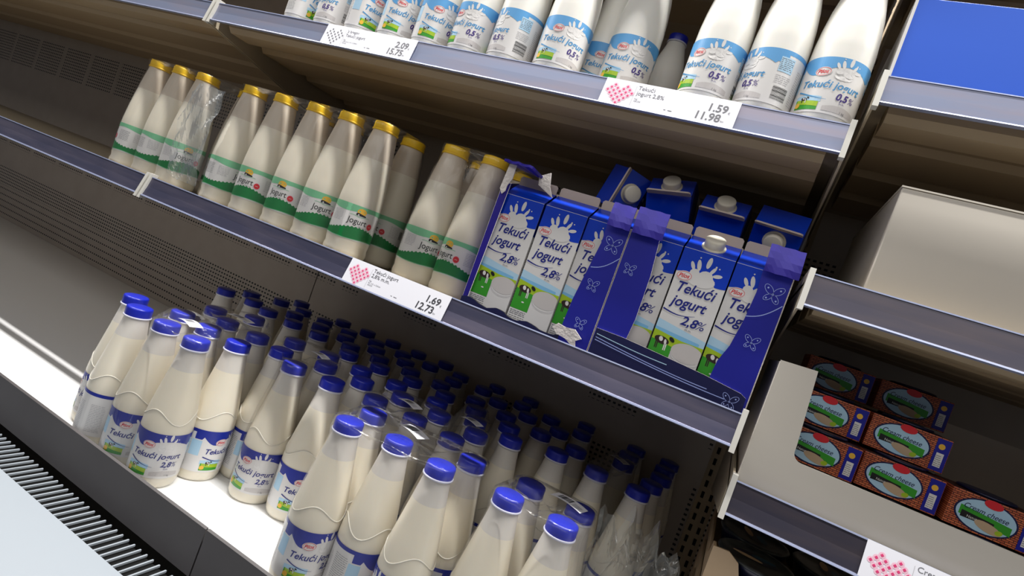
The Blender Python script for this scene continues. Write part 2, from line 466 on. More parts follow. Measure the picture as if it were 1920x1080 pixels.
def jogurt_label(name, LH=.064):
    a = Art(); R = .0405; C = math.pi*R
    rd = random.Random(4)
    a.rect(-C, C, 0, LH, PAPER, 0, 56)
    a.strip(-C, C, lambda u: LH-.011+.003*math.sin(u*60), lambda u: LH, MINT, 1, 60)
    hills = lambda u: .019+.006*math.sin(u*47+1.2)+.0012*math.sin(u*900)
    a.strip(-C, C, lambda u: .002+.0008*math.sin(u*70), hills, FOREST, 1, 150)
    a.strip(-C, C, lambda u: .0012+.0012*math.sin(u*70), lambda u: .0022+.0012*math.sin(u*70), MINT, 2, 60)
    for off in (0, -.125):
        a.ell(off+.004, LH-.010, .0085, .0062, SUN, 2, 0, 20)
        a.strip(off-.005, off+.013, lambda u: LH-.0175, lambda u: LH-.0125-.20*abs(u-off+.001), BLACK, 3, 8)
        a.rect(off-.002, off+.0005, LH-.0172, LH-.0150, PAPER, 4)
        a.line([(off-.016+.036*t, LH-.019+.0010*math.sin(9*t)) for t in [i/8 for i in range(9)]], .0007, MINT, 3)
        a.text('Jogurt', off-.018, LH-.0335, .0112, BLACK, 3, shear=.03, width=.036)
        a.text('2,8% m.m.', off+.004, LH-.038, .0022, GREY, 3)
        a.ell(off+.026, LH-.032, .0062, .0064, PINKL, 2, 0, 18)
        a.ell(off+.026, LH-.032, .0054, .0056, RED, 3, 0, 18)
        a.rect(off+.0235, off+.0285, LH-.0324, LH-.0318, PAPER, 4)
    lines(a, .040, .060, [.027+.0026*i for i in range(9)], LGREY, 2, 8)
    lines(a, -.050, -.028, [.029+.0026*i for i in range(8)], LGREY, 2, 12)
    barcode(a, .064, .074, .028, .044, 3, seed=7)
    lines(a, -.085, -.060, [.027+.0026*i for i in range(9)], GREY, 2, 18, .0006)
    mb = MB(); a.cyl(mb, R, 0); return mb.mesh(name)

# ------------------------------------------------------------------ bottles
def ridged_cap(r, h, z, m):
    mb = MB(); n = 48; b = []
    for rz, zz, rid in ((r*.985, 0, 0), (r, .0012, 1), (r, h*.78, 1), (r*.97, h*.93, 0), (r*.86, h, 0)):
        ring = []
        for i in range(n):
            a = 2*math.pi*i/n; q = rz*(1-.018*(i % 2)*rid)
            ring.append((q*math.cos(a), q*math.sin(a), z+zz))
        b.append(ring)
    vs = [v for g in b for v in g]+[(0, 0, z+h-.0004)]
    fs = []
    for j in range(4):
        for i in range(n): fs.append((j*n+i, j*n+(i+1) % n, (j+1)*n+(i+1) % n, (j+1)*n+i))
    fs += [(4*n+i, 4*n+(i+1) % n, 5*n) for i in range(n)]
    mb.add(vs, fs, m, True)
    return mb

def smoothprof(keys, step=.006):
    out = []
    for (r0, z0), (r1, z1) in zip(keys, keys[1:]):
        k = max(1, int((z1-z0)/step))
        for i in range(k): out.append((r0+(r1-r0)*i/k, z0+(z1-z0)*i/k))
    out.append(keys[-1]); return out

def bottle(name, label, keys, fill, body_mat, head_mat, cap_mat, cap_r, cap_h, label_mesh, label_z, groove=True):
    t = empty(name, label, 'bottle')
    mb = MB(); prof = smoothprof(keys)
    mb.lathe(prof, 40, lambda z: body_mat if z < fill else head_mat)
    if groove:                                  # wavy embossed line running round the shoulder
        pts = []
        def rad(z):
            for (r0, z0), (r1, z1) in zip(keys, keys[1:]):
                if z0 <= z <= z1: return r0+(r1-r0)*(z-z0)/(z1-z0+1e-9)
            return .03
        for i in range(49):
            a = 2*math.pi*i/48; z = .124+.010*math.cos(3*a)
            pts.append((rad(z)*math.cos(a)*.999, rad(z)*math.sin(a)*.999, z))
        mb.tube(pts, .0011, body_mat, 6)
    mb.build('body', t)
    top = keys[-1][1]
    c = MB(); c.lathe([(cap_r*.98, top-.004), (cap_r*1.05, top-.003), (cap_r*1.05, top-.0008), (cap_r*.9, top)], 32, lambda z: COLLAR if cap_mat is BLUEC else cap_mat)
    c.build('neck_ring', t)
    ridged_cap(cap_r, cap_h, top-.0006, cap_mat).build('cap', t)
    if label_mesh: link('label', label_mesh, t, (0, 0, label_z))
    return remember(t)

LAB_DARK = yogurt_label(DBLUE, INK, '2,8', INK, 'dark_blue_yogurt_label')
LAB_LIGHT = yogurt_label(LBLUE, LINK, '0,5', PURP, 'light_blue_yogurt_label')
LAB_GREEN = jogurt_label('green_jogurt_label')
K_TRAY = [(.0300, 0), (.0375, .002), (.0398, .008), (.0405, .016), (.0405, .100), (.0403, .108), (.0390, .122), (.0362, .142), (.0318, .168), (.0270, .196), (.0230, .220), (.0208, .234), (.0202, .240), (.0202, .2430)]
K_A = [(.0300, 0), (.0365, .002), (.0392, .008), (.0400, .016), (.0405, .020), (.0405, .100), (.0400, .125), (.0380, .150), (.0342, .178), (.0285, .205), (.0225, .226), (.0192, .238), (.0188, .2445)]
K_YEL = [(.0310, 0), (.0380, .002), (.0402, .008), (.0406, .014), (.0392, .022), (.0404, .030), (.0405, .036), (.0405, .100), (.0400, .114), (.0376, .140), (.0344, .168), (.0306, .196), (.0268, .222), (.0238, .240), (.0226, .2485)]

SCL = 1.022
B_TRAY = bottle('yogurt_bottle', 'x', K_TRAY, .203, YOG, HEAD, BLUEC, .0220, .0165, LAB_DARK, .020)
B_A = bottle('yogurt_bottle', 'x', K_A, .215, YOGW, YOGW, BLUEC, .0200, .0150, LAB_LIGHT, .022, groove=False)
B_YEL = bottle('yogurt_bottle', 'x', K_YEL, .192, YOG, mat('empty_plastic_bounce_tan', (.86, .81, .74), .34, sss=.2), YELC, .0240, .0140, LAB_GREEN, .036, groove=False)  # headspace tan: warm colour bounce under the shelf, put into the plastic's colour
used = set()
def place(root, x, y, z, rz, label, group, tilt=(0, 0)):
    assert len(label.split()) <= 16, label
    rot = (tilt[0], tilt[1], rz)
    if root.name not in used:
        used.add(root.name); root.location = P(x, y, z); root.rotation_euler = rot
        root['label'] = label; root['group'] = group
        return root
    return dup(root, P(x, y, z), rot, label, group)
ORD = ['zero', 'first', 'second', 'third', 'fourth', 'fifth', 'sixth', 'seventh', 'eighth', 'ninth', 'tenth', 'eleventh', 'twelfth', 'thirteenth', 'fourteenth', 'fifteenth', 'sixteenth', 'seventeenth', 'eighteenth', 'nineteenth', 'twentieth', 'twenty-first']

# ------------------------------------------------------------------ the cooler: back wall, shelves, rails, brackets
YB = 1.485
def back_panel(x0, x1, label):
    mb = MB(); mb.box(x0, x1, YB, YB+.02, -.62, 1.15, PERF)
    o = mb.build('back_panel', None, (0, 0, Z0)); return struct(tag(o, label, None))
back_panel(-3.9, -.087, 'perforated beige steel back panel of the cooler behind the left bay')
back_panel(-.083, 1.247, 'perforated beige steel back panel of the cooler behind the middle bay')
back_panel(1.251, 2.50, 'perforated beige steel back panel of the cooler behind the right bay')
mb = MB()
mb.box(-4.0, 2.6, YB+.03, YB+.08, -1.3, 1.2, SLOT)
struct(tag(mb.build('wall_back', None, (0, 0, Z0)), 'dark wall behind the cooler panels', None))

AT, AB = (.8196, .3277), (.8121, .2852)
BT, BB = (.8035, -.0720), (.7924, -.1159)
def shelf(name_label, x0, x1, T, B, deck_dz=.011, depth_end=1.484, underside=True, ends=(True, True), rail=None, plates=True):
    """steel shelf: deck, hat beams underneath, sloping price rail on the front, side brackets"""
    t = empty('shelf', name_label, 'shelf', P(x0, T[0], T[1]))
    oy, oz = T
    zt = -deck_dz                                   # deck top
    mb = MB()
    mb.box(0, x1-x0, .012, depth_end-oy, zt-.006, zt, BEIGED)
    mb.build('deck', t)
    if underside:
        bm_ = MB()
        for k, (a, b) in enumerate(((.022, .090), (.112, .235), (.258, .382), (.405, .530))):
            zb = zt-.006
            drop = .030
            poly = [(a, zb), (a+.002, zb-drop+.010), (a+.010, zb-drop), (b-.010, zb-drop), (b-.002, zb-drop+.010), (b, zb)]
            bm_.prism(poly, 'x', .022, x1-x0-.022, BEIGE)
        bm_.build('underside_beam', t)
    # rail: body with a clear plastic strip, edges coloured lighter to stand in for their highlight lines
    d = Vector((B[0]-oy, B[1]-oz)); L = d.length; d.normalize(); nrm = Vector((d.y, -d.x))
    if nrm.x > 0: nrm = -nrm
    r = MB()
    def q(sv, nv): return (d.x*sv*L+nrm.x*nv, d.y*sv*L+nrm.y*nv)
    r.prism([q(0, 0), q(.07, .0015), q(.5, .0005), q(.93, .0012), q(1, .003), q(1, -.003), q(0, -.003)], 'x', .004, x1-x0-.004, rail or RAIL)
    ro = r.build('price_rail', t, fixn=True)
    e = MB()
    e.prism([q(.94, .0012), q(.96, .0035), q(1.01, .0042), q(1.02, -.001)], 'x', .005, x1-x0-.005, RAILE)
    e.prism([q(.0, .0), q(.01, .0022), q(.05, .0024), q(.06, .0)], 'x', .005, x1-x0-.005, RAILE)
    e.build('clear_edge_strip', ro, fixn=True)
    for k, xe in enumerate((0, x1-x0)):
        if not ends[k]: continue
        s = 1 if k == 0 else -1
        g = MB()
        xa, xb = (xe, xe+.003*s)
        poly = [(.004, .006), (d.x*L-.002, d.y*L-.004), (depth_end-oy, -.176), (depth_end-oy, .0)]
        if plates: g.prism(poly, 'x', min(xa, xb), max(xa, xb), BEIGED)
        g.prism([(-.004, .006), (.010, .006), (d.x*L+.008, d.y*L-.006), (d.x*L-.006, d.y*L-.006)], 'x', min(xe, xe+.007*s), max(xe, xe+.007*s), ENDW)
        g.build('side_bracket', t, fixn=True)
    return t, q, L
RAILA = mat('price_rail_lit', (.55, .58, .68), .3, metal=.45, mottle=((5, 5, 40), (.60, .58, .64)))  # rail copy lightened: reflected light on the upper rails put into the colour
RAILD = mat('price_rail_shaded', (.25, .24, .29), .28, metal=.4, mottle=((5, 5, 40), (.31, .28, .30)))  # rail copy darkened: dim reflections in the right bay put into the colour
shA, qA, LA = shelf('upper beige steel shelf of the middle bay, under the light blue bottles', 0, 1.248, AT, AB, rail=RAILA)
shB, qB, LB = shelf('middle shelf holding the yellow-capped bottles and blue cartons', 0, 1.248, BT, BB, plates=False)
shelf('unseen highest shelf added above the middle bay, keeping light off its back panel', 0, 1.248, (.8196, .745), (.8121, .703), rail=RAILA)  # three out-of-view shelves added to keep lamp light off the upper back panel
shelf('unseen highest shelf added above the right bay to block lamp light', 1.256, 2.5, (.8196, .80), (.8121, .76), rail=RAILA)
shelf('unseen highest shelf added above the left bay to block lamp light', -3.84, -.006, (.8196, .745), (.8121, .703), rail=RAILA)
shelf('upper shelf of the left bay, its end showing in the top left corner', -3.84, -.006, AT, AB, rail=RAILA)
shelf('middle shelf of the left bay with grey rail, left of the yellow-capped bottles', -3.84, -.006, BT, BB, plates=False)
shelf('shelf of the right bay at the right edge, carrying the blue box', 1.256, 2.5, (.8196, .398), (.8121, .358), rail=RAILA)
shelf('right bay shelf with dark rail, carrying the plain white box', 1.256, 2.5, (BT[0], .1271), (BB[0], .0832), rail=RAILD)
shelf('lower right bay shelf carrying the white tray of cream cheese', 1.256, 2.5, (BT[0], -.1536), (BB[0], -.1975), rail=RAILD)

# slotted uprights between the bays
def upright(x, label):
    t = empty('slotted_upright', label, 'upright', P(x, YB-.012, -.60))
    mb = MB(); mb.box(-.022, .022, 0, .011, 0, 1.75, BEIGE); mb.build('post', t)
    s = MB()
    for i in range(60):
        z = .02+i*.028
        for xx in (-.010, .010): s.box(xx-.0035, xx+.0035, -.0006, .002, z, z+.016, SLOT)
    tag(s.build('slots', t), 'dark slots', None)
    del t['label']; t['label'] = label
upright(1.252, 'beige slotted steel upright between the blue-capped bottles and the right bay')

# ------------------------------------------------------------------ price tags
def price_tag(q, L, T, x0, x1, name_lines, smalls, eur, kn, heart, ink, label, dots=(PINK, PINKL)):
    t = empty('price_tag', label, 'price tag', P(x0, T[0], T[1]))
    W = x1-x0
    def fn(u, v, d):           # u from left, v up from the bottom edge
        sv = 1-v/L*1.0
        a = q(sv, .0034+d*1.0)
        return (u, a[0], a[1])
    a = Art(); H = L*.99
    a.rect(0, W, .0004, H, TAGP, 0, 1)
    # heart of dots
    cx, cy, k = .027, H*.50, .0060
    for i in range(5):
        for j in range(5):
            if i >= 3 and j >= 3: continue
            px, py = cx+(i-j)*k*.80, cy+(i+j-3.6)*k*.80
            if dots[1] is not None: a.ell(px, py, k*.62, k*.62, dots[1], 1, 0, 10)
            a.poly([(px-k*.34, py), (px, py-k*.34), (px+k*.34, py), (px, py+k*.34)], dots[0], 2)
    a.rect(.0495, .0499, .004, H*.86, LGREY, 1)
    y = H-.0112
    for s_, h in name_lines:
        a.text(s_, .053, y, h, ink, 1, width=None); y -= .0088
    for s_, h in smalls:
        a.text(s_, .053, y+.001, h, GREY, 1); y -= .0036
    a.rect(W*.50, W*.515, .008, .0088, GREY, 1); a.rect(W*.53, W*.56, .0078, .0088, GREY, 1)
    a.text(eur, W-.014, H*.50, .0120, ink, 1, bold=.02, align='r', shear=.05); a.text('€', W-.0128, H*.48, .0035, GREY, 1)
    a.text(kn, W-.020, H*.15, .0120, ink, 1, bold=.02, align='r', shear=.05); a.text('kn', W-.0185, H*.16, .0034, GREY, 1)
    mb = MB()
    n0 = fn(0, 0, -.0006); 
    base = [fn(0, .0004, -.0009), fn(W, .0004, -.0009), fn(W, H, -.0009), fn(0, H, -.0009)]
    top = [fn(0, .0004, 0), fn(W, .0004, 0), fn(W, H, 0), fn(0, H, 0)]
    mb.add(base+top, [(0, 3, 2, 1), (0, 1, 5, 4), (1, 2, 6, 5), (2, 3, 7, 6), (3, 0, 4, 7)], TAGP)
    a.flat(mb, fn, .0002)
    mb.build('card', t)
price_tag(qA, LA, AT, .326, .541, [("'z bregov", .0058), ('Tekući jogurt', .0062)], [('1kg', .0028), ('2,8% m.m., vrh. s čašom', .0026), ('ABCDE', .0022)], '2.09', '15.75', 1, GREY,
          'white price tag reading 2.09 with a grey dotted heart, left on upper rail', (GREY, None))
price_tag(qA, LA, AT, .903, 1.104, [('Tekući', .0066), ('jogurt 2,8%', .0066)], [('1kg', .0028), ('ABCDE', .0024)], '1.59', '11.98', 1, GREY,
          'white price tag reading 1.59 with a pale pink heart on upper rail')
price_tag(qB, LB, BT, .577, .787, [('Tekući jogurt', .0068), ('2,8% m.m.', .0068)], [('1kg', .0030), ('fer, vrh. s čašom', .0028), ('ABCDE', .0024)], '1.69', '12.73', 1, mat('ink_dark_grey', (.22, .22, .25), .5),
          'white price tag reading 1.69 on middle rail below the yellow-capped bottles')
DT = (BT[0], -.1536)
price_tag(qB, LB, DT, 1.414, 1.615, [('Cream cheese', .0066)], [('200g', .0030)], '1.19', '8.97', 1, GREY,
          'white price tag with pink dotted heart on lower right rail, bottom corner')

# ------------------------------------------------------------------ bottles on the upper shelf (A)
ZA = AT[1]-.0108
def facecam(x, y, off=0): return math.atan2(1.218-x, y)+off
GA = 'light blue label yogurt bottles on the upper shelf'
ROWA = [(.203, .9, 'white yogurt bottle at the far left end of the upper shelf row'),
 (.285, -1.2, 'upper shelf yogurt bottle second from left, left of the 2.09 price tag'),
 (.367, .55, 'yogurt bottle standing above the left part of the 2.09 price tag'),
 (.450, .02, 'light blue label yogurt bottle above the middle of the 2.09 tag'),
 (.532, .10, 'light blue label yogurt bottle above right end of the 2.09 tag'),
 (.614, -.72, 'yogurt bottle turned to its bar code, just right of the 2.09 tag'),
 (.697, -1.42, 'yogurt bottle showing its back label, immediately left of the brightly lit 0,5% bottle'),
 (.789, -.12, 'brightly lit 0,5% yogurt bottle just left of the gap on upper shelf')]
for x, o_, l_ in ROWA:
    place(B_A, x, .868, ZA, facecam(x, .868)+o_, l_, GA)
place(B_A, .836, .938, ZA, .55, 'yogurt bottle half hidden behind the brightly lit 0,5% bottle beside the gap', GA)
place(B_A, .899, .895, ZA, .22, 'creamy shaded 0,5% yogurt bottle standing alone in the upper shelf gap', GA)
place(B_A, .890, 1.16, ZA, 2.2, 'dark shaded bottle far back in the gap of the upper shelf', GA)
place(B_A, 1.040, .868, ZA, -.22, 'left bottle of the lit trio at the right end of upper shelf', GA)
place(B_A, 1.122, .868, ZA, -1.15, 'middle bottle of the upper right trio, showing its bar code', GA)
place(B_A, 1.2040, .868, ZA, -.08, 'right bottle of the upper right trio, its label reading 0,5%', GA)

# ------------------------------------------------------------------ yellow-capped bottles on the middle shelf (B)
ZB = BT[1]-.0108
GY = 'yellow-capped Jogurt bottles on the middle shelf'
YEL = [(-.178, .862, 1.05, 'leftmost front yellow-capped bottle, at the left edge of the photo'),
 (-.094, .862, .62, 'second yellow-capped bottle from left in the front row'),
 (-.011, .862, .10, 'third yellow-capped bottle from left, beside the loose crumpled film'),
 (.143, .862, .72, 'front yellow-capped bottle just right of the loose crumpled film'),
 (.236, .862, .32-1.0, 'fifth yellow-capped bottle from left in the front row'),
 (.330, .862, -.62, 'yellow-capped bottle with red dot at label centre, third left of the dark gap'),
 (.415, .862, .02, 'yellow-capped bottle second left of the dark gap, in the front row'),
 (.502, .862, .10, 'front yellow-capped bottle left of the dark gap, label reading Jogurt'),
 (.640, .900, .25, 'yellow-capped bottle just right of the dark gap'),
 (.7245, .900, -.85, 'yellow-capped bottle second right of the dark gap, nearest the blue tray'),
 (.508, .947, -.7, 'yellow-capped bottle behind, at the left side of the dark gap'),
 (.7400, .985, .3, 'yellow-capped bottle behind the one nearest the blue tray'),
 (.655, .985, .3, 'yellow-capped bottle behind the one just right of the dark gap'),
 (.034, .938, .3, 'yellow-capped bottle of second row peeking out above the loose film'),
 (.262, .948, .3, 'yellow-capped bottle of second row behind the fifth front one'),
 (.346, .948, .3, 'second-row yellow-capped bottle behind the front one with centred red dot'),
 (.4300, .948, .3, 'second-row yellow-capped bottle behind the last two front ones before the gap')]
YB_ = []
for x, y, o_, l_ in YEL:
    YB_.append(place(B_YEL, x, y, ZB, facecam(x, y)+o_, l_, GY))

# ------------------------------------------------------------------ cartons
CW_, CD_, CH_ = .0715, .0705, .198
def carton_art():
    a = Art(); W = CW_
    H = CH_
    a.rect(0, W, 0, H, CWHITE, 0, 1)
    edge = lambda x: H-.036+.003*math.sin(x*80)-(.005 if x > .055 else 0)
    a.strip(0, W, edge, lambda x: H-.0006, CBLUE, 1, 24)
    splash(a, .037, H-.028, 1.35, CWHITE, 2)
    a.ell(.036, H-.040, .020, .010, CWHITE, 2)
    logo(a, .0130, H-.040, 1.15, 3)
    a.text('Tekući', .0095, H-.0630, .0150, INK, 3, shear=.25, bold=.018, width=.0540)
    a.text('jogurt', .0065, H-.0835, .0150, INK, 3, shear=.25, bold=.018, width=.0510)
    a.line([(.001+.045*t, H-.0925-.0045*math.sin(t*3.0)+.002*t) for t in [i/14 for i in range(15)]], lambda t: .0019*(1-t)+.0004, INK, 3)
    a.text('2,8', .0300, H-.1070, .0130, INK, 3, shear=.25, bold=.02)
    a.text('%', .0520, H-.1070, .0125, INK, 3, shear=.25)
    a.text('m.m.', .039, H-.1140, .0036, GREY, 3)
    a.strip(0, W, lambda x: .060, lambda x: .090-.012*(x/W), PBLUE, 1, 8)
    a.strip(0, W*.9, lambda x: .066, lambda x: .078-.006*(x/W), SKYP, 2, 8)
    a.strip(0, W, lambda x: .050, lambda x: .074-.14*x if x < .04 else .0684, GRASSL, 3, 10)
    a.strip(0, .0345, lambda x: .027, lambda x: .060-.12*x, GRASS, 4, 6)
    cow(a, .0145, .061, 1.55, 5)
    a.ell(.018, .040, .0025, .0012, PAPER, 5, 0, 8)
    a.strip(.0310, W, lambda x: .0005, lambda x: .056, CWHITE, 6, 2)
    a.ell(.0530, .054, .0225, .0135, SHADE, 7, 0, 28)
    a.ring(.0530, .051, .0225, .0145, .0009, LGREY, 8, 0, 24, math.pi*1.02, math.pi*1.85)
    a.rect(.0, .0310, .0005, .0265, CWHITE, 6)
    lines(a, .002, .029, [.0235, .0208, .0181], GREY, 7, 3, .0010); lines(a, .002, .029, [.0145, .0115, .0085, .0055], BLACK, 7, 4, .0007)
    a.text('1 kg e', .036, .0055, .0056, INK, 7, bold=0)
    return a
# trim anything of the artwork that would overhang the panel: the cup ellipse is clipped in fn
CART = carton_art()
def make_carton(name, cap_front):
    t = empty(name, 'x', 'yogurt carton')
    W, D, H = CW_, CD_, CH_
    rise, fin = .024, .0150
    b = MB()
    hw, hd = W/2, D/2
    v = [(-hw, -hd, 0), (hw, -hd, 0), (hw, hd, 0), (-hw, hd, 0), (-hw, -hd, H), (hw, -hd, H), (hw, hd, H), (-hw, hd, H)]
    b.add(v, [(0, 3, 2, 1), (0, 1, 5, 4), (2, 3, 7, 6)], CWHITE)
    b.add(v, [(1, 2, 6, 5), (3, 0, 4, 7)], CWHITE)
    # blue upper part on the sides and gable
    e = .0002
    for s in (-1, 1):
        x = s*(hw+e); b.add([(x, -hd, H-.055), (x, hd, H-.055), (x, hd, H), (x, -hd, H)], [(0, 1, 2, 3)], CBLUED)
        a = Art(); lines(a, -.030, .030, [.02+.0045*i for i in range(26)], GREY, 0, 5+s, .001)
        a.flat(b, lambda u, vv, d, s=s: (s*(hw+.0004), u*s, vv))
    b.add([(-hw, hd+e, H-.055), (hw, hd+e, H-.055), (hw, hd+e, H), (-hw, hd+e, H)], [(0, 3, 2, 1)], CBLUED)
    def fn(u, vv, d):
        return (min(max(u, 0), W)-hw, -hd-.0002-d, vv)
    CART.flat(b, fn, .00010)
    g = [(-hw, -hd, H), (hw, -hd, H), (hw, hd, H), (-hw, hd, H), (-hw, -.001, H+rise), (hw, -.001, H+rise), (hw, .001, H+rise), (-hw, .001, H+rise),
         (-hw+.012, 0, H+rise*.55), (hw-.012, 0, H+rise*.55)]
    b.add(g, [(0, 1, 5, 4), (2, 3, 7, 6)], CBLUE)
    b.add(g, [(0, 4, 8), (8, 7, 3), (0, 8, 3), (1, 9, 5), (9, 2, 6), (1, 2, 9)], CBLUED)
    b.build('body', t, fixn=True)
    # shiny crease at the fold
    fl = MB()
    fl.prism([(-hw+.001, H+rise-.001), (hw-.001, H+rise-.001), (hw-.001, H+rise+fin-.003), (hw-.004, H+rise+fin), (-hw+.004, H+rise+fin), (-hw+.001, H+rise+fin-.003)], 'y', -.0012, .0012, CFIN)
    fl.build('sealed_fin', t)
    sgn = -1 if cap_front else 1
    if cap_front is not None:
        c = ridged_cap(.0145, .013, 0, WCAP)
        c.lathe([(.0172, -.003), (.0172, .0006), (.015, .0008)], 24, lambda z: WCAP)
        o = c.build('screw_cap', t)
        ang = math.atan2(rise, hd)
        o.location = (0, sgn*hd*.50, H+rise*.50+.0012); o.rotation_euler = (-sgn*ang*-1 if False else (ang if sgn < 0 else -ang), 0, 0)
    return remember(t)
CA = make_carton('yogurt_carton', False)      # cap on the far slope
CB = make_carton('yogurt_carton', True)       # cap on the near slope
GC = 'blue and white yogurt cartons on the middle shelf'
YC = .8685
place(CA, .8330, YC, ZB+.002, 0, 'leftmost front yogurt carton in the torn blue display tray', GC)
place(CA, .9085, YC, ZB+.002, 0, 'second front carton, fully visible, in the torn blue display tray', GC)
place(CA, .9815, YC+.004, ZB+.002, 0, 'third front carton, half covered by the right post of the torn tray', GC)
place(CA, 1.0575, YC+.004, ZB+.002, 0, 'carton half hidden behind the left post of the right-hand blue tray', GC)
place(CB, 1.1320, YC, ZB+.002, 0, 'front yogurt carton with its white screw cap facing out, right-hand tray', GC)
place(CA, 1.2055, YC+.002, ZB+.002, 0, 'rightmost front yogurt carton, half covered by the post with butterflies', GC)
for r_, nm in ((1, 'second'), (2, 'third'), (3, 'fourth')):
    for k, x in enumerate((.8330, .9085, .9815, 1.0575, 1.1320, 1.2055)):
        place(CA, x, YC+.006+.0735*r_, ZB+.002, 0, '%s yogurt carton from left in the %s row standing behind the front cartons' % (ORD[k+1], nm), GC)

def lying(root, x, z, roll, label, yaw=0, y=.925, pitch=0):
    """carton lying on the standing ones, its gable end towards the aisle"""
    Mx = Matrix.Translation(P(x, y, z)) @ Matrix.Rotation(yaw, 4, 'Z') @ Matrix.Rotation(pitch, 4, 'X') @ Matrix.Rotation(roll, 4, 'Y') @ Matrix.Rotation(math.pi/2, 4, 'X') @ Matrix.Translation((0, 0, -(CH_+.024)))
    o = dup(root, (0, 0, 0), 0, label, GC)
    o.matrix_world = Mx
    return o
ZL = ZB+.002+CH_+.024+.0152+.037
lying(CB, .950, ZL, math.radians(-78), 'carton lying on top at left, end on, its round cap facing sideways', yaw=.05)
lying(CB, 1.030, ZL+.010, math.radians(171), 'lying carton with cap above its pale fin, second from left on top', yaw=-.03, pitch=-.12)
lying(CB, 1.118, ZL, math.radians(180), 'lying carton with cap above its fin, directly behind the capped front carton', yaw=-.02, pitch=-.12)
lying(CB, 1.203, ZL+.001, math.radians(3), 'rightmost lying carton on top, its cap below the pale fin', yaw=-.05)

# ------------------------------------------------------------------ blue display trays
def butterfly(a, x, y, k, L=1):
    for rot, q in ((.75, 1), (2.4, 1), (3.9, .8), (5.4, .85)):
        cx, cy = x+math.cos(rot)*.0075*k*q, y+math.sin(rot)*.0075*k*q
        a.ring(cx, cy, .0070*k*q, .0040*k*q, .0006, LINEW, L, rot, 16)
        a.ell(cx+math.cos(rot)*.002*k, cy+math.sin(rot)*.002*k, .0011*k, .0011*k, LINEW, L, 0, 8)
YF = .8255
def ftri(poly, mb, m, y0=YF, y1=YF+.0022): mb.prism(poly, 'y', y0, y1, m, TEAR, off=(0, 0, 0))
ZF = ZB+.0005
# right-hand tray
t2 = empty('display_tray', 'blue cardboard display tray on the right with navy front lip and butterflies', 'cardboard tray', P(0, 0, 0))
mb = MB(); ftri([(1.019, ZF), (1.019, -.036), (1.060, -.036), (1.110, -.039), (1.180, -.044), (1.232, -.050), (1.2395, -.054), (1.2405, ZF)], mb, TNAVY, YF-.0024, YF-.0003)
a = Art()
for dz, x1 in ((-.045, 1.130), (-.050, 1.190), (-.054, 1.215)):
    pts = [(1.022+(x1-1.022)*i/16, dz-.010*math.sin(math.pi*.5*i/16)*(.6 if x1 < 1.15 else 1.2)+.001) for i in range(17)]
    a.line(pts, .0011, LINEW if x1 > 1.15 else PBLUE, 1)
butterfly(a, 1.222, -.066, .95)
a.flat(mb, lambda u, v, d: (u, YF-.0026-d, v), .0002)
lip2 = mb.build('front_lip', t2, fixn=False); tag(lip2, 'navy front lip with pale curved lines', None)
mb = MB(); ftri([(1.185, ZF), (1.190, -.020), (1.198, .005), (1.2035, .045), (1.2060, .085), (1.2040, .118), (1.2430, .118), (1.2430, ZF)], mb, TBLUE)
a = Art(); butterfly(a, 1.226, .088, 1.15); butterfly(a, 1.222, .018, .9); a.line([(1.204+.038*t, .050+.028*t-.006*math.sin(3*t)) for t in [i/10 for i in range(11)]], .0012, LINEW, 1)
a.flat(mb, lambda u, v, d: (min(u, 1.2428), YF-.0002-d, v), .0002)
mb.prism([(YF+.001, ZF), (YF+.001, .118), (.90, .118), (.97, .02), (1.12, .0), (1.12, ZF)], 'x', 1.2425, 1.2445, TBLUE, TEAR)
mb.build('right_post', t2, fixn=False)
mb = MB(); ftri([(1.0175, ZF), (1.0175, .118), (1.0600, .118), (1.0660, .060), (1.0670, -.005), (1.0640, -.040), (1.064, ZF)], mb, TBLUE)
a = Art(); butterfly(a, 1.034, .060, .8); a.flat(mb, lambda u, v, d: (u, YF-.0002-d, v), .0002)
mb.prism([(YF+.001, ZF), (YF+.001, .118), (.90, .118), (.97, .02), (1.12, .0), (1.12, ZF)], 'x', 1.0165, 1.0185, TBLUE, TEAR)
mb.build('left_post', t2, fixn=False)
def flap(x0, x1, z0, z1, m, tilt, parent, nm='folded_flap', y=YF-.003):
    b = MB(); n = 6; vs = []
    for i in range(n+1):
        for j in range(5):
            u = x0+(x1-x0)*i/n; v = j/4
            yy = y-.010*math.sin(v*math.pi*.5)*tilt-.0005*math.sin(i*1.1+j)
            vs.append((u+.002*v, yy, z1-(z1-z0)*v+.0005*math.sin(i*2.1)))
    fs = [(i*5+j, (i+1)*5+j, (i+1)*5+j+1, i*5+j+1) for i in range(n) for j in range(4)]
    b.add(vs, fs, m); o = b.build(nm, parent)
    md = o.modifiers.new('thick', 'SOLIDIFY'); md.thickness = .002
    return o
flap(1.0185, 1.0640, .112, .152, TPURP, .7, t2)
flap(1.2030, 1.2470, .114, .152, TPURP, .6, t2)
mb = MB(); mb.box(1.019, 1.2425, YF+.002, 1.12, ZB+.0002, ZB+.0016, TNAVY); mb.build('tray_floor', t2)
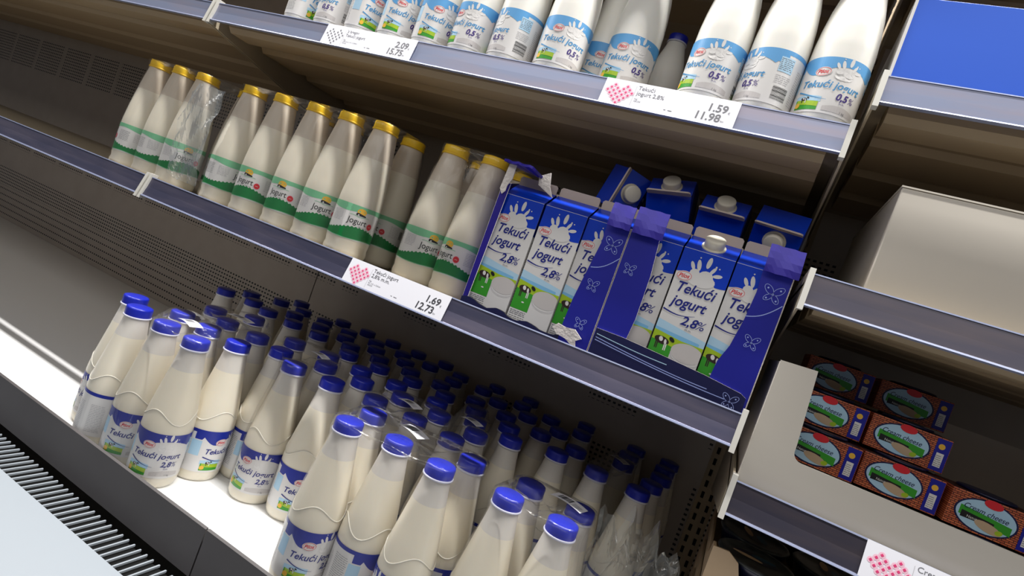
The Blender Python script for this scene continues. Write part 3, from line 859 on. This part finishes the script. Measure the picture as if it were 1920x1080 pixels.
# left-hand tray, its front torn away
t1 = empty('display_tray', 'blue cardboard display tray on the left with its front torn away', 'cardboard tray', P(0, 0, 0))
mb = MB(); ftri([(.9650, ZF), (.9680, -.010), (.9740, .040), (.9800, .085), (.9790, .118), (1.0150, .118), (1.0150, ZF)], mb, TBLUE)
a = Art(); butterfly(a, .998, .086, 1.15); butterfly(a, .990, .020, .85); butterfly(a, .992, -.040, .8); a.line([(.9775+.0375*t, .046+.026*t-.006*math.sin(3*t)) for t in [i/10 for i in range(11)]], .0012, LINEW, 1)
a.flat(mb, lambda u, v, d: (u, YF-.0002-d, v), .0002)
mb.prism([(YF+.001, ZF), (YF+.001, .118), (.90, .118), (.97, .02), (1.12, .0), (1.12, ZF)], 'x', 1.0138, 1.0158, TBLUE, TEAR)
mb.build('right_post', t1)
flap(.9800, 1.0150, .112, .148, TPURP, .8, t1)
mb = MB(); ftri([(.7905, ZF), (.7905, .128), (.7960, .130), (.8040, .132), (.8030, .080), (.8010, .0), (.7990, ZF)], mb, TPURP)
mb.prism([(YF+.001, ZF), (YF+.001, .130), (.90, .150), (.97, .02), (1.12, .0), (1.12, ZF)], 'x', .7895, .7915, TBLUE, TEAR)
mb.build('left_post', t1)
# torn grey inner board and the blue flap bent over the top left corner
mb = MB(); ftri([(.7900, .120), (.7925, .162), (.8050, .163), (.8060, .140), (.8010, .128), (.8005, .118), (.7960, .112)], mb, TEAR, YF-.004, YF-.002)
tag(mb.build('torn_corner', t1), 'torn bare grey board', None)
mb = MB(); n = 8
top = [(.786+.052*i/n, YF-.014+.002*math.sin(i), .166+.001*math.sin(i*2)) for i in range(n+1)]
bot = [(.790+.060*i/n, YF+.050+.010*math.sin(i*.7), .171-.014*(i/n)**2) for i in range(n+1)]
mb.add(top+bot, [(i, i+1, n+2+i, n+1+i) for i in range(n)], TPURP)
fo = mb.build('bent_flap', t1); md = fo.modifiers.new('thick', 'SOLIDIFY'); md.thickness = .004
mb = MB()
mb.prism([(.838, .160), (.856, .170), (.862, .148), (.872, .132), (.842, .146)], 'y', YF+.020, YF+.0225, TEAR)
tag(mb.build('torn_inner_flap', t1), 'ragged grey inner side of the bent flap', None)
rd = random.Random(5)
low = [(.791+.176*i/22, ZF) for i in range(23)]
hi = [(.791+.176*i/22, -.0655+.0028*math.sin(i*.9)+rd.uniform(-.001, .001)-.004*(i/22)) for i in range(23)]
mb = MB(); mb.prism(low+hi[::-1], 'y', YF-.004, YF+.0018, TNAVY, SLOT); tag(mb.build('torn_lip', t1), 'ragged navy stub of the torn-off front', None)
mb = MB(); mb.prism([(.955, -.058), (.962, -.050), (.975, -.052), (.990, -.050), (1.004, -.060), (.996, -.066), (1.0, -.078), (.980, -.068), (.965, -.066)], 'y', YF-.0075, YF-.005, TEAR)
tag(mb.build('torn_white_patch', t1), 'white torn paper ply', None)
mb = MB(); mb.box(.792, 1.0135, YF+.002, 1.12, ZB+.0002, ZB+.0016, TNAVY); mb.build('tray_floor', t1)

# ------------------------------------------------------------------ bottom tray of the cooler
ZT = -.5650
YT = .6790
mb = MB()
mb.box(-3.9, 1.262, YT+.0025, YB-.002, ZT-.012, ZT, CREAM)
struct(tag(mb.build('floor_cooler_tray', None, (0, 0, Z0)), 'white floor of the bottom tray under the blue-capped bottles', None))
XJ = .585
for x0, x1, l_ in ((-3.9, XJ-.0015, 'dark grey front wall of the bottom tray, left of the joint'), (XJ+.0015, 2.5, 'dark grey front wall of the bottom tray, right of the joint')):
    mb = MB(); mb.prism([(YT+.002, ZT-.012), (YT+.002, ZT+.022), (YT+.000, ZT+.026), (YT-.004, ZT+.024), (YT-.006, ZT-.055), (YT-.001, ZT-.058), (YT+.002, ZT-.02)], 'x', x0, x1, DARKG)
    tag(mb.build('tray_front_wall', None, (0, 0, Z0), fixn=True), l_, 'cooler part')
# air grille and bumper in front of it
g = empty('air_grille', 'black slotted air grille with pale bars along the bottom left corner', 'grille', P(0, 0, 0))
mb = MB(); mb.box(-3.9, 2.5, YT-.062, YT-.006, ZT-.082, ZT-.0765, SLOT); mb.build('slot_bed', g)
mb = MB()
x = -2.6
while x < 2.4:
    mb.prism([(x, YT-.062), (x+.0030, YT-.062), (x+.0030, YT-.006), (x, YT-.006)], 'z', ZT-.0735, ZT-.070, ALU); x += .0165
tag(mb.build('bars', g), 'thin pale bars', None, kind='stuff')
mb = MB(); mb.prism([(YT-.062, ZT-.070), (YT-.20, ZT-.072), (YT-.225, ZT-.085), (YT-.225, -1.25), (YT-.215, -1.25), (YT-.215, ZT-.088), (YT-.062, ZT-.078)], 'x', -3.9, 2.5, ALU)
tag(mb.build('bumper', None, (0, 0, Z0), fixn=True), 'light grey bumper in front of the black air grille', 'cooler part')
mb = MB(); mb.box(-4, 5, -4, 2.2, -Z0-.02, -Z0, mat('floor_tiles', (.62, .60, .57), .35))
struct(tag(mb.build('floor', None, (0, 0, Z0)), 'pale store floor in front of the cooler', None))

CAPS = [(-0.017,1.100), (-0.016,1.183), (0.063,1.123), (0.143,1.101), (0.028,1.253), (0.153,1.183), (0.111,1.257), (0.026,1.336), (0.175,0.920), (0.217,0.992), (0.226,1.106), (0.194,1.256), (0.242,1.188), (0.190,1.339), (0.341,0.893), (0.388,0.805), (0.425,0.880), (0.308,1.112), (0.277,1.263), (0.324,1.195), (0.271,1.354), (0.370,0.971), (0.450,0.992), (0.499,0.843), (0.502,0.927), (0.580,0.860), (0.387,1.140), (0.437,1.074), (0.407,1.220), (0.356,1.286), (0.353,1.369), (0.468,1.154), (0.439,1.298), (0.435,1.381), (0.532,1.006), (0.519,1.088), (0.586,0.943), (0.613,1.026), (0.599,1.108), (0.549,1.174), (0.492,1.234), (0.520,1.313), (0.515,1.404), (0.666,0.883), (0.670,0.966), (0.631,1.185), (0.708,1.040), (0.728,0.734), (0.714,0.815), (0.752,0.889), (0.755,0.972), (0.596,1.347), (0.619,1.267), (0.682,1.119), (0.682,1.321), (0.683,1.404), (0.726,1.189), (0.749,1.269), (0.785,1.344), (0.775,1.426), (0.802,1.041), (0.765,1.115), (0.809,1.185), (0.832,1.265), (0.867,1.340), (0.834,0.885), (0.840,0.968), (0.885,1.038), (0.849,1.112), (0.899,1.178), (0.915,1.260), (0.950,1.335), (0.935,1.432), (0.889,0.755), (0.902,0.837), (0.966,1.096), (0.982,1.177), (0.995,0.778), (0.999,0.861), (1.049,1.100), (1.073,1.246), (1.068,1.336), (1.069,1.424), (1.153,1.269), (1.150,1.352), (1.151,1.435), (1.082,0.865), (1.132,1.103), (1.145,1.185), (1.079,0.782), (0.806,0.761), (0.139,0.761), (0.212,0.723), (0.295,0.723), (0.222,0.806), (0.378,0.723), (0.305,0.803), (0.257,0.886)]
GT = 'blue-capped yogurt bottles standing in the bottom tray'
SPECIAL = {
 47: ('front blue-capped bottle at left of the foremost pack, label reading Tekući jogurt', .45),
 90: ('blue-capped bottle under the barcode slip in the foremost pack, label turned aside', 1.35),
 73: ('blue-capped bottle at right front of the foremost three-wide pack', -1.25),
 77: ('blue-capped bottle centre bottom of photo, left front of the pack by crumpled film', -1.8),
 89: ('nearest blue-capped bottle at bottom edge, beside the crumpled film', 2.6),
 95: ('blue-capped bottle near left at the front edge of the white tray floor', -.10),
 94: ('front blue-capped bottle second from the left edge of the photo', .4),
 93: ('front blue-capped bottle left of the white floor, Tekući jogurt label, near left edge', .08),
 97: ('blue-capped bottle at the right rear of the front left pack', .9),
 15: ('blue-capped bottle at left end of the empty white floor, nutrition table showing', 1.05),
 16: ('blue-capped bottle half hidden at the back of the empty white floor', 1.0),
 23: ('blue-capped bottle right above the empty white floor, label reading 2,8%', -.30),
 25: ('blue-capped bottle at right of the empty white floor, behind the foremost pack', .45),
}
caps_rows = sorted(range(len(CAPS)), key=lambda i: CAPS[i][1])
# rows counted from the front by depth, places counted from the left
rowof = {}; bands = [(.70, .86), (.86, .945), (.945, 1.03), (1.03, 1.115), (1.115, 1.20), (1.20, 1.285), (1.285, 1.37), (1.37, 1.6)]
for r_, (a0, a1) in enumerate(bands):
    ids = sorted([i for i in range(len(CAPS)) if a0 <= CAPS[i][1] < a1], key=lambda i: CAPS[i][0])
    for k, i in enumerate(ids): rowof[i] = (r_+1, k+1)
rd = random.Random(11)
for i, (x, y) in enumerate(CAPS):
    if i in SPECIAL: l_, off = SPECIAL[i]
    else:
        r_, k = rowof[i]
        l_ = 'blue-capped yogurt bottle in the bottom tray, %s from left in %s row from front' % (ORD[k], ORD[r_])
        off = rd.uniform(-3.1, 3.1)
    o = place(B_TRAY, x, y, ZT, facecam(x, y)+off, l_, GT); o.scale = (SCL,)*3

# ------------------------------------------------------------------ shrink film round the packs
def hull(pts):
    pts = sorted(set(pts))
    def half(ps):
        h = []
        for p in ps:
            while len(h) >= 2 and (h[-1][0]-h[-2][0])*(p[1]-h[-2][1])-(h[-1][1]-h[-2][1])*(p[0]-h[-2][0]) <= 0: h.pop()
            h.append(p)
        return h
    a, b = half(pts), half(pts[::-1]); return a[:-1]+b[:-1]
def rprof(keys, z):
    for (r0_, z0), (r1_, z1) in zip(keys, keys[1:]):
        if z0 <= z <= z1: return r0_+(r1_-r0_)*(z-z0)/(z1-z0+1e-9)
    return keys[-1][0]
def film_pack(centres, zbase, keys, cap_r, top, label, group, zstart=.004, sticker=None, amp=.0015, seed=1, matl=None):
    rd = random.Random(seed)
    cx = sum(c[0] for c in centres)/len(centres); cy = sum(c[1] for c in centres)/len(centres)
    NA = 96; zs = [zstart+(top-zstart)*i/26 for i in range(27)]
    ph = [rd.uniform(0, 6.28) for _ in range(8)]
    vs = []
    for z in zs:
        R = max(rprof(keys, min(z, keys[-1][1])), cap_r if z > keys[-1][1]-.006 else 0)+.0016
        pts = []
        for c in centres:
            for k in range(32): pts.append((c[0]+R*math.cos(k*math.pi/16), c[1]+R*math.sin(k*math.pi/16)))
        h = hull(pts)
        for i in range(NA):
            a = 2*math.pi*i/NA; dx, dy = math.cos(a), math.sin(a); best = 0
            for j in range(len(h)):
                x1, y1 = h[j][0]-cx, h[j][1]-cy; x2, y2 = h[(j+1) % len(h)][0]-cx, h[(j+1) % len(h)][1]-cy
                den = dx*(y2-y1)-dy*(x2-x1)
                if abs(den) < 1e-12: continue
                t = (x1*(y2-y1)-y1*(x2-x1))/den; u = (x1*dy-y1*dx)/den
                if t > 0 and -1e-6 <= u <= 1+1e-6: best = max(best, t)
            wv = amp*(math.sin(a*9+ph[0]+z*40)+.6*math.sin(a*17+ph[1]-z*70)+.5*math.sin(a*5+ph[2]+z*120))
            best = best+abs(wv)*.5*(.3+1.2*z/top)
            vs.append((dx*best, dy*best, z))
    fs = [(j*NA+i, j*NA+(i+1) % NA, (j+1)*NA+(i+1) % NA, (j+1)*NA+i) for j in range(len(zs)-1) for i in range(NA)]
    # taut roof lying on the caps, sagging between them
    last = vs[-NA:]; b0 = len(vs)-NA
    for q in (.82, .62, .40, .18):
        for i in range(NA):
            x, y = last[i][0]*q, last[i][1]*q
            dmin = min(math.hypot(x+cx-c[0], y+cy-c[1]) for c in centres)
            sag = .0008-min(.016, max(0, dmin-cap_r)*.55)
            vs.append((x, y, top+.0008+sag+amp*.4*math.sin(i*1.3+q*20)))
    for r_ in range(4):
        a0 = b0+r_*NA; a1 = b0+(r_+1)*NA
        fs += [(a0+i, a0+(i+1) % NA, a1+(i+1) % NA, a1+i) for i in range(NA)]
    vs.append((0, 0, top-.006)); c = len(vs)-1; a0 = b0+4*NA
    fs += [(a0+i, a0+(i+1) % NA, c) for i in range(NA)]
    mb = MB(); mb.add(vs, fs, matl or FILM, True)
    o = mb.build('shrink_film', None, P(cx, cy, zbase)); tag(o, label, 'plastic film', group)
    if sticker:
        sx, sy, rot, w_, d_ = sticker; sx, sy = cx+sx, cy+sy
        s = MB(); n = 8; vs = []
        for i in range(n+1):
            u = -w_/2+w_*i/n
            for v in (-d_/2, d_/2): vs.append((u, v, .0012-.010*(u/w_)**2*1.2))
        s.add(vs, [(2*i, 2*i+2, 2*i+3, 2*i+1) for i in range(n)], TAGP)
        a = Art(); barcode(a, -w_*.32, w_*.10, -d_*.30, d_*.30, 1, seed=3); lines(a, w_*.16, w_*.42, [-d_*.3+.003*i for i in range(4)], GREY, 1, 3)
        a.flat(s, lambda u, v, d: (u, v, .0015-.012*(u/w_)**2+d), .0001)
        so = s.build('barcode_slip', o, (sx-cx, sy-cy, top+.0035)); so.rotation_euler = (0, 0, rot)
        tag(so, 'white printed barcode slip', None)
    return o
TOPT = (.2430+.0162)*SCL
K_FT = [(a_*SCL, b_*SCL) for a_, b_ in K_TRAY]
GF = 'clear shrink film round bottle packs'
C_ = CAPS
film_pack([C_[i] for i in (47, 90, 73, 48, 74)], ZT, K_FT, .0236, TOPT, 'clear film round the foremost three-wide bottle pack with a barcode slip on top', GF, sticker=(-.01, .03, -.35, .056, .026), seed=2)
film_pack([C_[i] for i in (77, 89, 78, 86)], ZT, K_FT, .0236, TOPT, 'clear film round the nearest bottle pack at the bottom centre', GF, sticker=(.025, .03, -.25, .056, .026), seed=3)
film_pack([C_[i] for i in (93, 95, 96, 94)], ZT, K_FT, .0236, TOPT, 'clear film round the front left bottle pack near the photo edge', GF, sticker=(0, .0, -.2, .050, .026), seed=5)
film_pack([C_[i] for i in (43, 44, 49, 50)], ZT, K_FT, .0236, TOPT, 'clear film with barcode slip, pack directly behind the foremost one', GF, sticker=(.0, .0, -.3, .050, .024), seed=6)
film_pack([C_[i] for i in (8, 9, 97, 14)], ZT, K_FT, .0236, TOPT, 'clear film with upright-looking barcode slip on the left rear pack', GF, sticker=(.0, .0, .1, .062, .024), seed=7)
film_pack([C_[i] for i in (23, 24, 21, 22)], ZT, K_FT, .0236, TOPT, 'clear film with barcode slip on the pack above the empty floor', GF, sticker=(.01, .01, -.2, .045, .022), seed=8)
film_pack([C_[i] for i in (65, 66, 60, 61)], ZT, K_FT, .0236, TOPT, 'clear film with small barcode slip on the middle rear pack', GF, sticker=(.0, .0, -.3, .045, .022), seed=9)
film_pack([C_[i] for i in (79, 80, 81)], ZT, K_FT, .0236, TOPT, 'clear film with barcode slip on the shaded pack at right', GF, sticker=(.0, .0, -.5, .045, .022), seed=10)
TOPY = .2485+.0135
film_pack([(x, .862) for x in (-.178, -.094, -.011)]+[(.034, .938)], ZB, K_YEL, .0252, TOPY, 'clear film round the left pack of yellow-capped bottles', GF, seed=12)
film_pack([(x, .862) for x in (.143, .236, .330, .415, .502)]+[(.508, .947), (.262, .948)], ZB, K_YEL, .0252, TOPY, 'clear film round the middle pack of yellow-capped bottles', GF, seed=13)
film_pack([(.640, .900), (.7245, .900), (.740, .985), (.655, .985)], ZB, K_YEL, .0252, TOPY, 'clear film round the yellow-capped pack beside the blue tray', GF, seed=14)

def crumple(name, label, fn, nu, nv, seed, amp):
    rd = random.Random(seed)
    waves = [(rd.uniform(2, 14), rd.uniform(2, 14), rd.uniform(0, 6.3), rd.uniform(.3, 1)) for _ in range(9)]
    vs = []
    for i in range(nu+1):
        for j in range(nv+1):
            u, v = i/nu, j/nv
            p, n = fn(u, v)
            h = sum(w_[3]*(1-2*abs(((w_[0]*u+w_[1]*v+w_[2])/3.14) % 1-.5)*2) for w_ in waves)/4
            vs.append(tuple(Vector(p)+Vector(n)*amp*h))
    fs = [(i*(nv+1)+j, (i+1)*(nv+1)+j, (i+1)*(nv+1)+j+1, i*(nv+1)+j+1) for i in range(nu) for j in range(nv)]
    mb = MB(); mb.add(vs, fs, FILMC, False)
    return mb
# loose torn film hanging between the left and middle packs
def f1(u, v):
    x = .075+.050*u*(.25+.75*v)-.060*(1-v)*0-.05*u*(1-v)
    x = -.002+.100*u; top = .160-.040*(1-u)**1.5+.010*math.sin(u*5); z = top*(1-v)+(-.060)*v
    y = .832-.022*math.sin(math.pi*u)*(1-v)-.010*math.sin(3*v)
    return (x, y, z), (0, -1, .2)
o = crumple('x', '', f1, 26, 30, 4, .009).build('torn_film', None, (0, 0, Z0))
tag(o, 'loose crumpled clear film between the third and fourth yellow-capped bottles', 'plastic film')
# big crumpled film at the lower right of the bottle packs
def f2(u, v):
    x = 1.090+.155*u+.010*math.sin(7*v); y = .925+.05*math.sin(2.6*u)+.07*(1-v)
    ragged = .018*math.sin(u*23)+.012*math.sin(u*41+1)
    z = (-.325+ragged-.035*u-.02*(1-math.sin(math.pi*u)))*(1-v)+(-.530)*v
    return (x, y, z), (-.2, -1, .1)
o = crumple('x', '', f2, 34, 26, 8, .017).build('torn_film', None, (0, 0, Z0))
tag(o, 'large torn crumpled clear film right of the nearest blue-capped pack', 'plastic film')

# ------------------------------------------------------------------ right bay: boxes, cream cheese, dark packs
def hollow_box(name, label, cat, x0, x1, y0, y1, z0, z1, m, front_poly, th=.004, back=True):
    t = empty(name, label, cat, P((x0+x1)/2, y0, z0)); ox, oy, oz = (x0+x1)/2, y0, z0
    def o2(p): return [(a-ox, b-oz) for a, b in p]
    mb = MB(); mb.prism(o2(front_poly), 'y', 0, th, m); mb.build('front_panel', t)
    for xa, nm in ((x0, 'side_panel'), (x1-th, 'side_panel')):
        mb = MB(); mb.box(xa-ox, xa+th-ox, th, y1-oy-th, 0, z1-oz, m); mb.build(nm, t)
    mb = MB(); mb.box(x0-ox, x1-ox, y1-oy-th, y1-oy, 0, z1-oz, m); mb.build('back_panel', t)
    mb = MB(); mb.box(x0-ox+th, x1-ox-th, th, y1-oy-th, 0, th, m); mb.build('bottom_panel', t)
    return t
ZD = -.1536-.0108
arc = lambda cx, cz, r, a0, a1, n=6: [(cx+r*math.cos(a0+(a1-a0)*i/n), cz+r*math.sin(a0+(a1-a0)*i/n)) for i in range(n+1)]
fp = [(1.2620, ZD+.001), (1.2620, .010), (1.3060, .012), (1.3130, -.085)]+arc(1.3250, -.092, .012, math.pi*.95, math.pi*1.5)+[(1.62, -.104)]+arc(1.648, -.092, .012, math.pi*1.5, math.pi*2.05)+[(1.668, .012), (1.708, .010), (1.708, ZD+.001)]
hollow_box('display_tray', 'plain white cardboard tray with cut-out front holding cream cheese packs', 'cardboard tray', 1.262, 1.708, .8115, 1.16, ZD+.001, .008, CARDW, fp)

def cheese_pack():
    t = empty('cheese_pack', 'x', 'cheese pack'); W, H, D = .112, .054, .082; t.scale = (.82, .9, .84)
    mb = MB(); mb.box(-W/2, W/2, 0, D, 0, H, WICK, bev=.0012)
    a = Art(); cx, cy = -.008, H*.50
    a.ell(cx, cy, .040, .0245, TNAVY, 1, 0, 36)
    a.ell(cx, cy, .0375, .0225, PBLUE, 2, 0, 36)
    a.strip(cx-.033, cx+.033, lambda x: cy-.004-.10*(x-cx)-.006, lambda x: cy+.003-.12*(x-cx), GRASS, 3, 8)
    a.strip(cx-.030, cx+.012, lambda x: cy-.010, lambda x: cy-.003-.1*(x-cx), BLACK, 4, 6)
    a.ell(cx+.006, cy-.0125, .018, .0065, CARDB, 5, -.2, 18)
    a.ell(cx+.020, cy-.014, .0050, .0035, GRASSL, 6, .3, 10)
    a.text('Cream cheese', cx-.029, cy+.0045, .0078, TNAVY, 6, shear=.25, width=.056, rot=-.05)
    a.text('Natur', cx-.022, cy-.0085, .0040, PAPER, 6)
    a.ell(cx+.004, H-.0060, .0120, .0062, RED, 7, -.05, 18)
    a.rect(W/2-.020, W/2-.001, 0.002, H-.002, TBLUE, 1)
    a.ell(W/2-.012, H-.014, .0045, .0045, SUN, 2, 0, 12); a.rect(W/2-.016, W/2-.006, .008, .030, PAPER, 2)
    lines(a, W/2-.0155, W/2-.0065, [.010+.003*i for i in range(6)], GREY, 3, 4)
    a.flat(mb, lambda u, v, d: (u, -.0003-d, v), .0001)
    mb.build('printed_sleeve', t)
    b = MB(); b.lathe([(.030, 0), (.037, .0015), (.038, .004), (.036, .0055)], 32, lambda z: NAVYP); o = b.build('tub_lid', t, (0, D/2, H-.0012))
    return remember(t)
CP = cheese_pack()
GCh = 'cream cheese packs in the white tray'
names = {(0, 0): 'lowest', (0, 1): 'second from bottom', (0, 2): 'third from bottom', (0, 3): 'topmost'}
rd = random.Random(2)
colx = [(1.345, .862, 'left'), (1.442, .870, 'second'), (1.540, .865, 'third'), (1.638, .868, 'right')]
for ci, (x, y, nm) in enumerate(colx):
    for k, lv in enumerate(('lowest', 'second', 'third')):
        if ci > 1 and k == 2: continue
        place(CP, x, y+rd.uniform(0, .012)+.03*(k == 2), ZD+.0055+k*.0500, rd.uniform(-.05, .03), '%s cream cheese pack of the %s front stack in the white tray' % (lv, nm), GCh)
for ci, x in enumerate((1.355, 1.455)):
    for k, lv in enumerate(('lowest', 'second', 'third', 'topmost')):
        place(CP, x, 1.000, ZD+.0055+k*.0500, .03*(1-ci*2), '%s cream cheese pack of the %s rear stack in the white tray' % (lv, ('left', 'right')[ci]), GCh)

# plain white box on the right bay's upper-middle shelf
ZBR = .1271-.0108
t = empty('storage_box', 'plain white closed cardboard box at right edge on the dark-railed shelf', 'cardboard box', P(1.47, .846, ZBR+.0005))
mb = MB(); mb.box(-.145, .145, 0, .36, 0, .155, CARDW, bev=.0015); mb.build('carton_body', t)
mb = MB(); mb.box(-.146, .146, -.001, .18, .1555, .1575, CARDW); mb.build('top_flap', t)
mb = MB(); mb.box(-.146, .146, .182, .361, .1555, .1575, CARDW); mb.build('top_flap', t)
# blue carton at the very right on the top shelf of the right bay
ZR = .398-.0108
t = empty('display_tray', 'bright blue carton at the upper right edge on the top shelf', 'cardboard box', P(1.36, .842, ZR+.0005))
LB2 = mat('box_bright_blue', (.08, .36, .85), .4)
mb = MB(); mb.box(-.095, .095, 0, .24, 0, .13, LB2, bev=.001); mb.build('carton_body', t)
mb = MB(); mb.prism([(-.0970, 0), (-.0970, .13), (-.0935, .132), (-.0935, 0)], 'y', -.0012, .24, PAPER); tag(mb.build('white_edge', t), 'white cut edge', None)

# dark round packs in torn beige trays in the bottom right
def dark_pack():
    t = empty('salad_tub', 'x', 'food tub')
    mb = MB(); mb.lathe([(.040, 0), (.044, .002), (.052, .040), (.055, .044), (.055, .047)], 36, lambda z: NAVYP); mb.build('tub', t)
    mb = MB(); mb.lathe([(.056, .0), (.0565, .002), (.055, .004), (.048, .0042), (.0475, .0034), (.0, .0034)], 36, lambda z: DPACK)
    a = Art(); a.ell(0, 0, .030, .017, NAVYP, 1, .4, 24); a.ell(.006, .012, .018, .007, TEAL, 2, .5, 18); a.ell(-.008, -.012, .022, .006, CARDB, 2, .4, 18)
    a.flat(mb, lambda u, v, d: (u, v, .0036+d), .0002)
    mb.build('lid', t, (0, 0, .0455)); return remember(t)
DP = dark_pack()
# floor under the right bay
mb = MB(); mb.box(1.266, 2.5, YT+.0025, YB-.002, ZT-.012, ZT, CREAM)
struct(tag(mb.build('floor_right_tray', None, (0, 0, Z0)), 'white floor of the bottom tray in the right bay', None))
GD = 'dark lidded tubs in beige trays at the lower right'
def beige_tray(x0, x1, y0, y1, z0, h, label, hump):
    t = empty('cardboard_tray', label, 'cardboard tray', P(x0, y0, z0)); W, D = x1-x0, y1-y0
    poly = [(0, 0), (0, h+.030), (.022, h+.032), (.038, h+.022), (.046, h), (W*.5, h-.004), (W-.05, h), (W-.04, h+.022), (W-.02, h+.03), (W, h+.03), (W, 0)] if hump else [(0, 0), (0, h), (W, h), (W, 0)]
    mb = MB(); mb.prism(poly, 'y', 0, .004, CARDB); mb.build('front_panel', t)
    sp = [(.004, 0), (.004, h+.03), (.03, h+.028), (.06, h), (D-.06, h), (D-.03, h+.028), (D-.004, h+.03), (D-.004, 0)]
    for xa in (0, W-.004):
        mb = MB(); mb.prism(sp, 'x', xa, xa+.004, CARDB); mb.build('side_panel', t)
    mb = MB(); mb.prism(poly, 'y', D-.004, D, CARDB); mb.build('back_panel', t)
    mb = MB(); mb.box(.004, W-.004, .004, D-.004, 0, .003, CARDB); mb.build('bottom_panel', t)
    return t
levels = [(ZT+.001+.0575*k, nm) for k, nm in enumerate(('lowest', 'second', 'third', 'fourth', 'topmost'))]
for li, (z, nm) in enumerate(levels):
    dy = .006*li
    beige_tray(1.266+.001*li, 1.510+.001*li, .880+dy, 1.248+dy, z, .030, '%s beige cardboard tray of the stack at the lower right corner' % nm, True)
    for r_ in range(3):
        for c in range(2):
            place(DP, 1.330+.117*c+.001*li, .940+dy+.117*r_, z+.0035, rd.uniform(0, 6), 'dark lidded tub, %s column, %s row, in the %s beige tray' % (('left', 'right')[c], ('front', 'middle', 'rear')[r_], nm), GD)

for o in (B_TRAY, B_A, B_YEL, CA, CB, CP, DP):
    assert o['label'] != 'x', o.name
for o in bpy.data.objects:            # label text never carries an empty category on parts
    if o.parent and 'category' in o: del o['category']
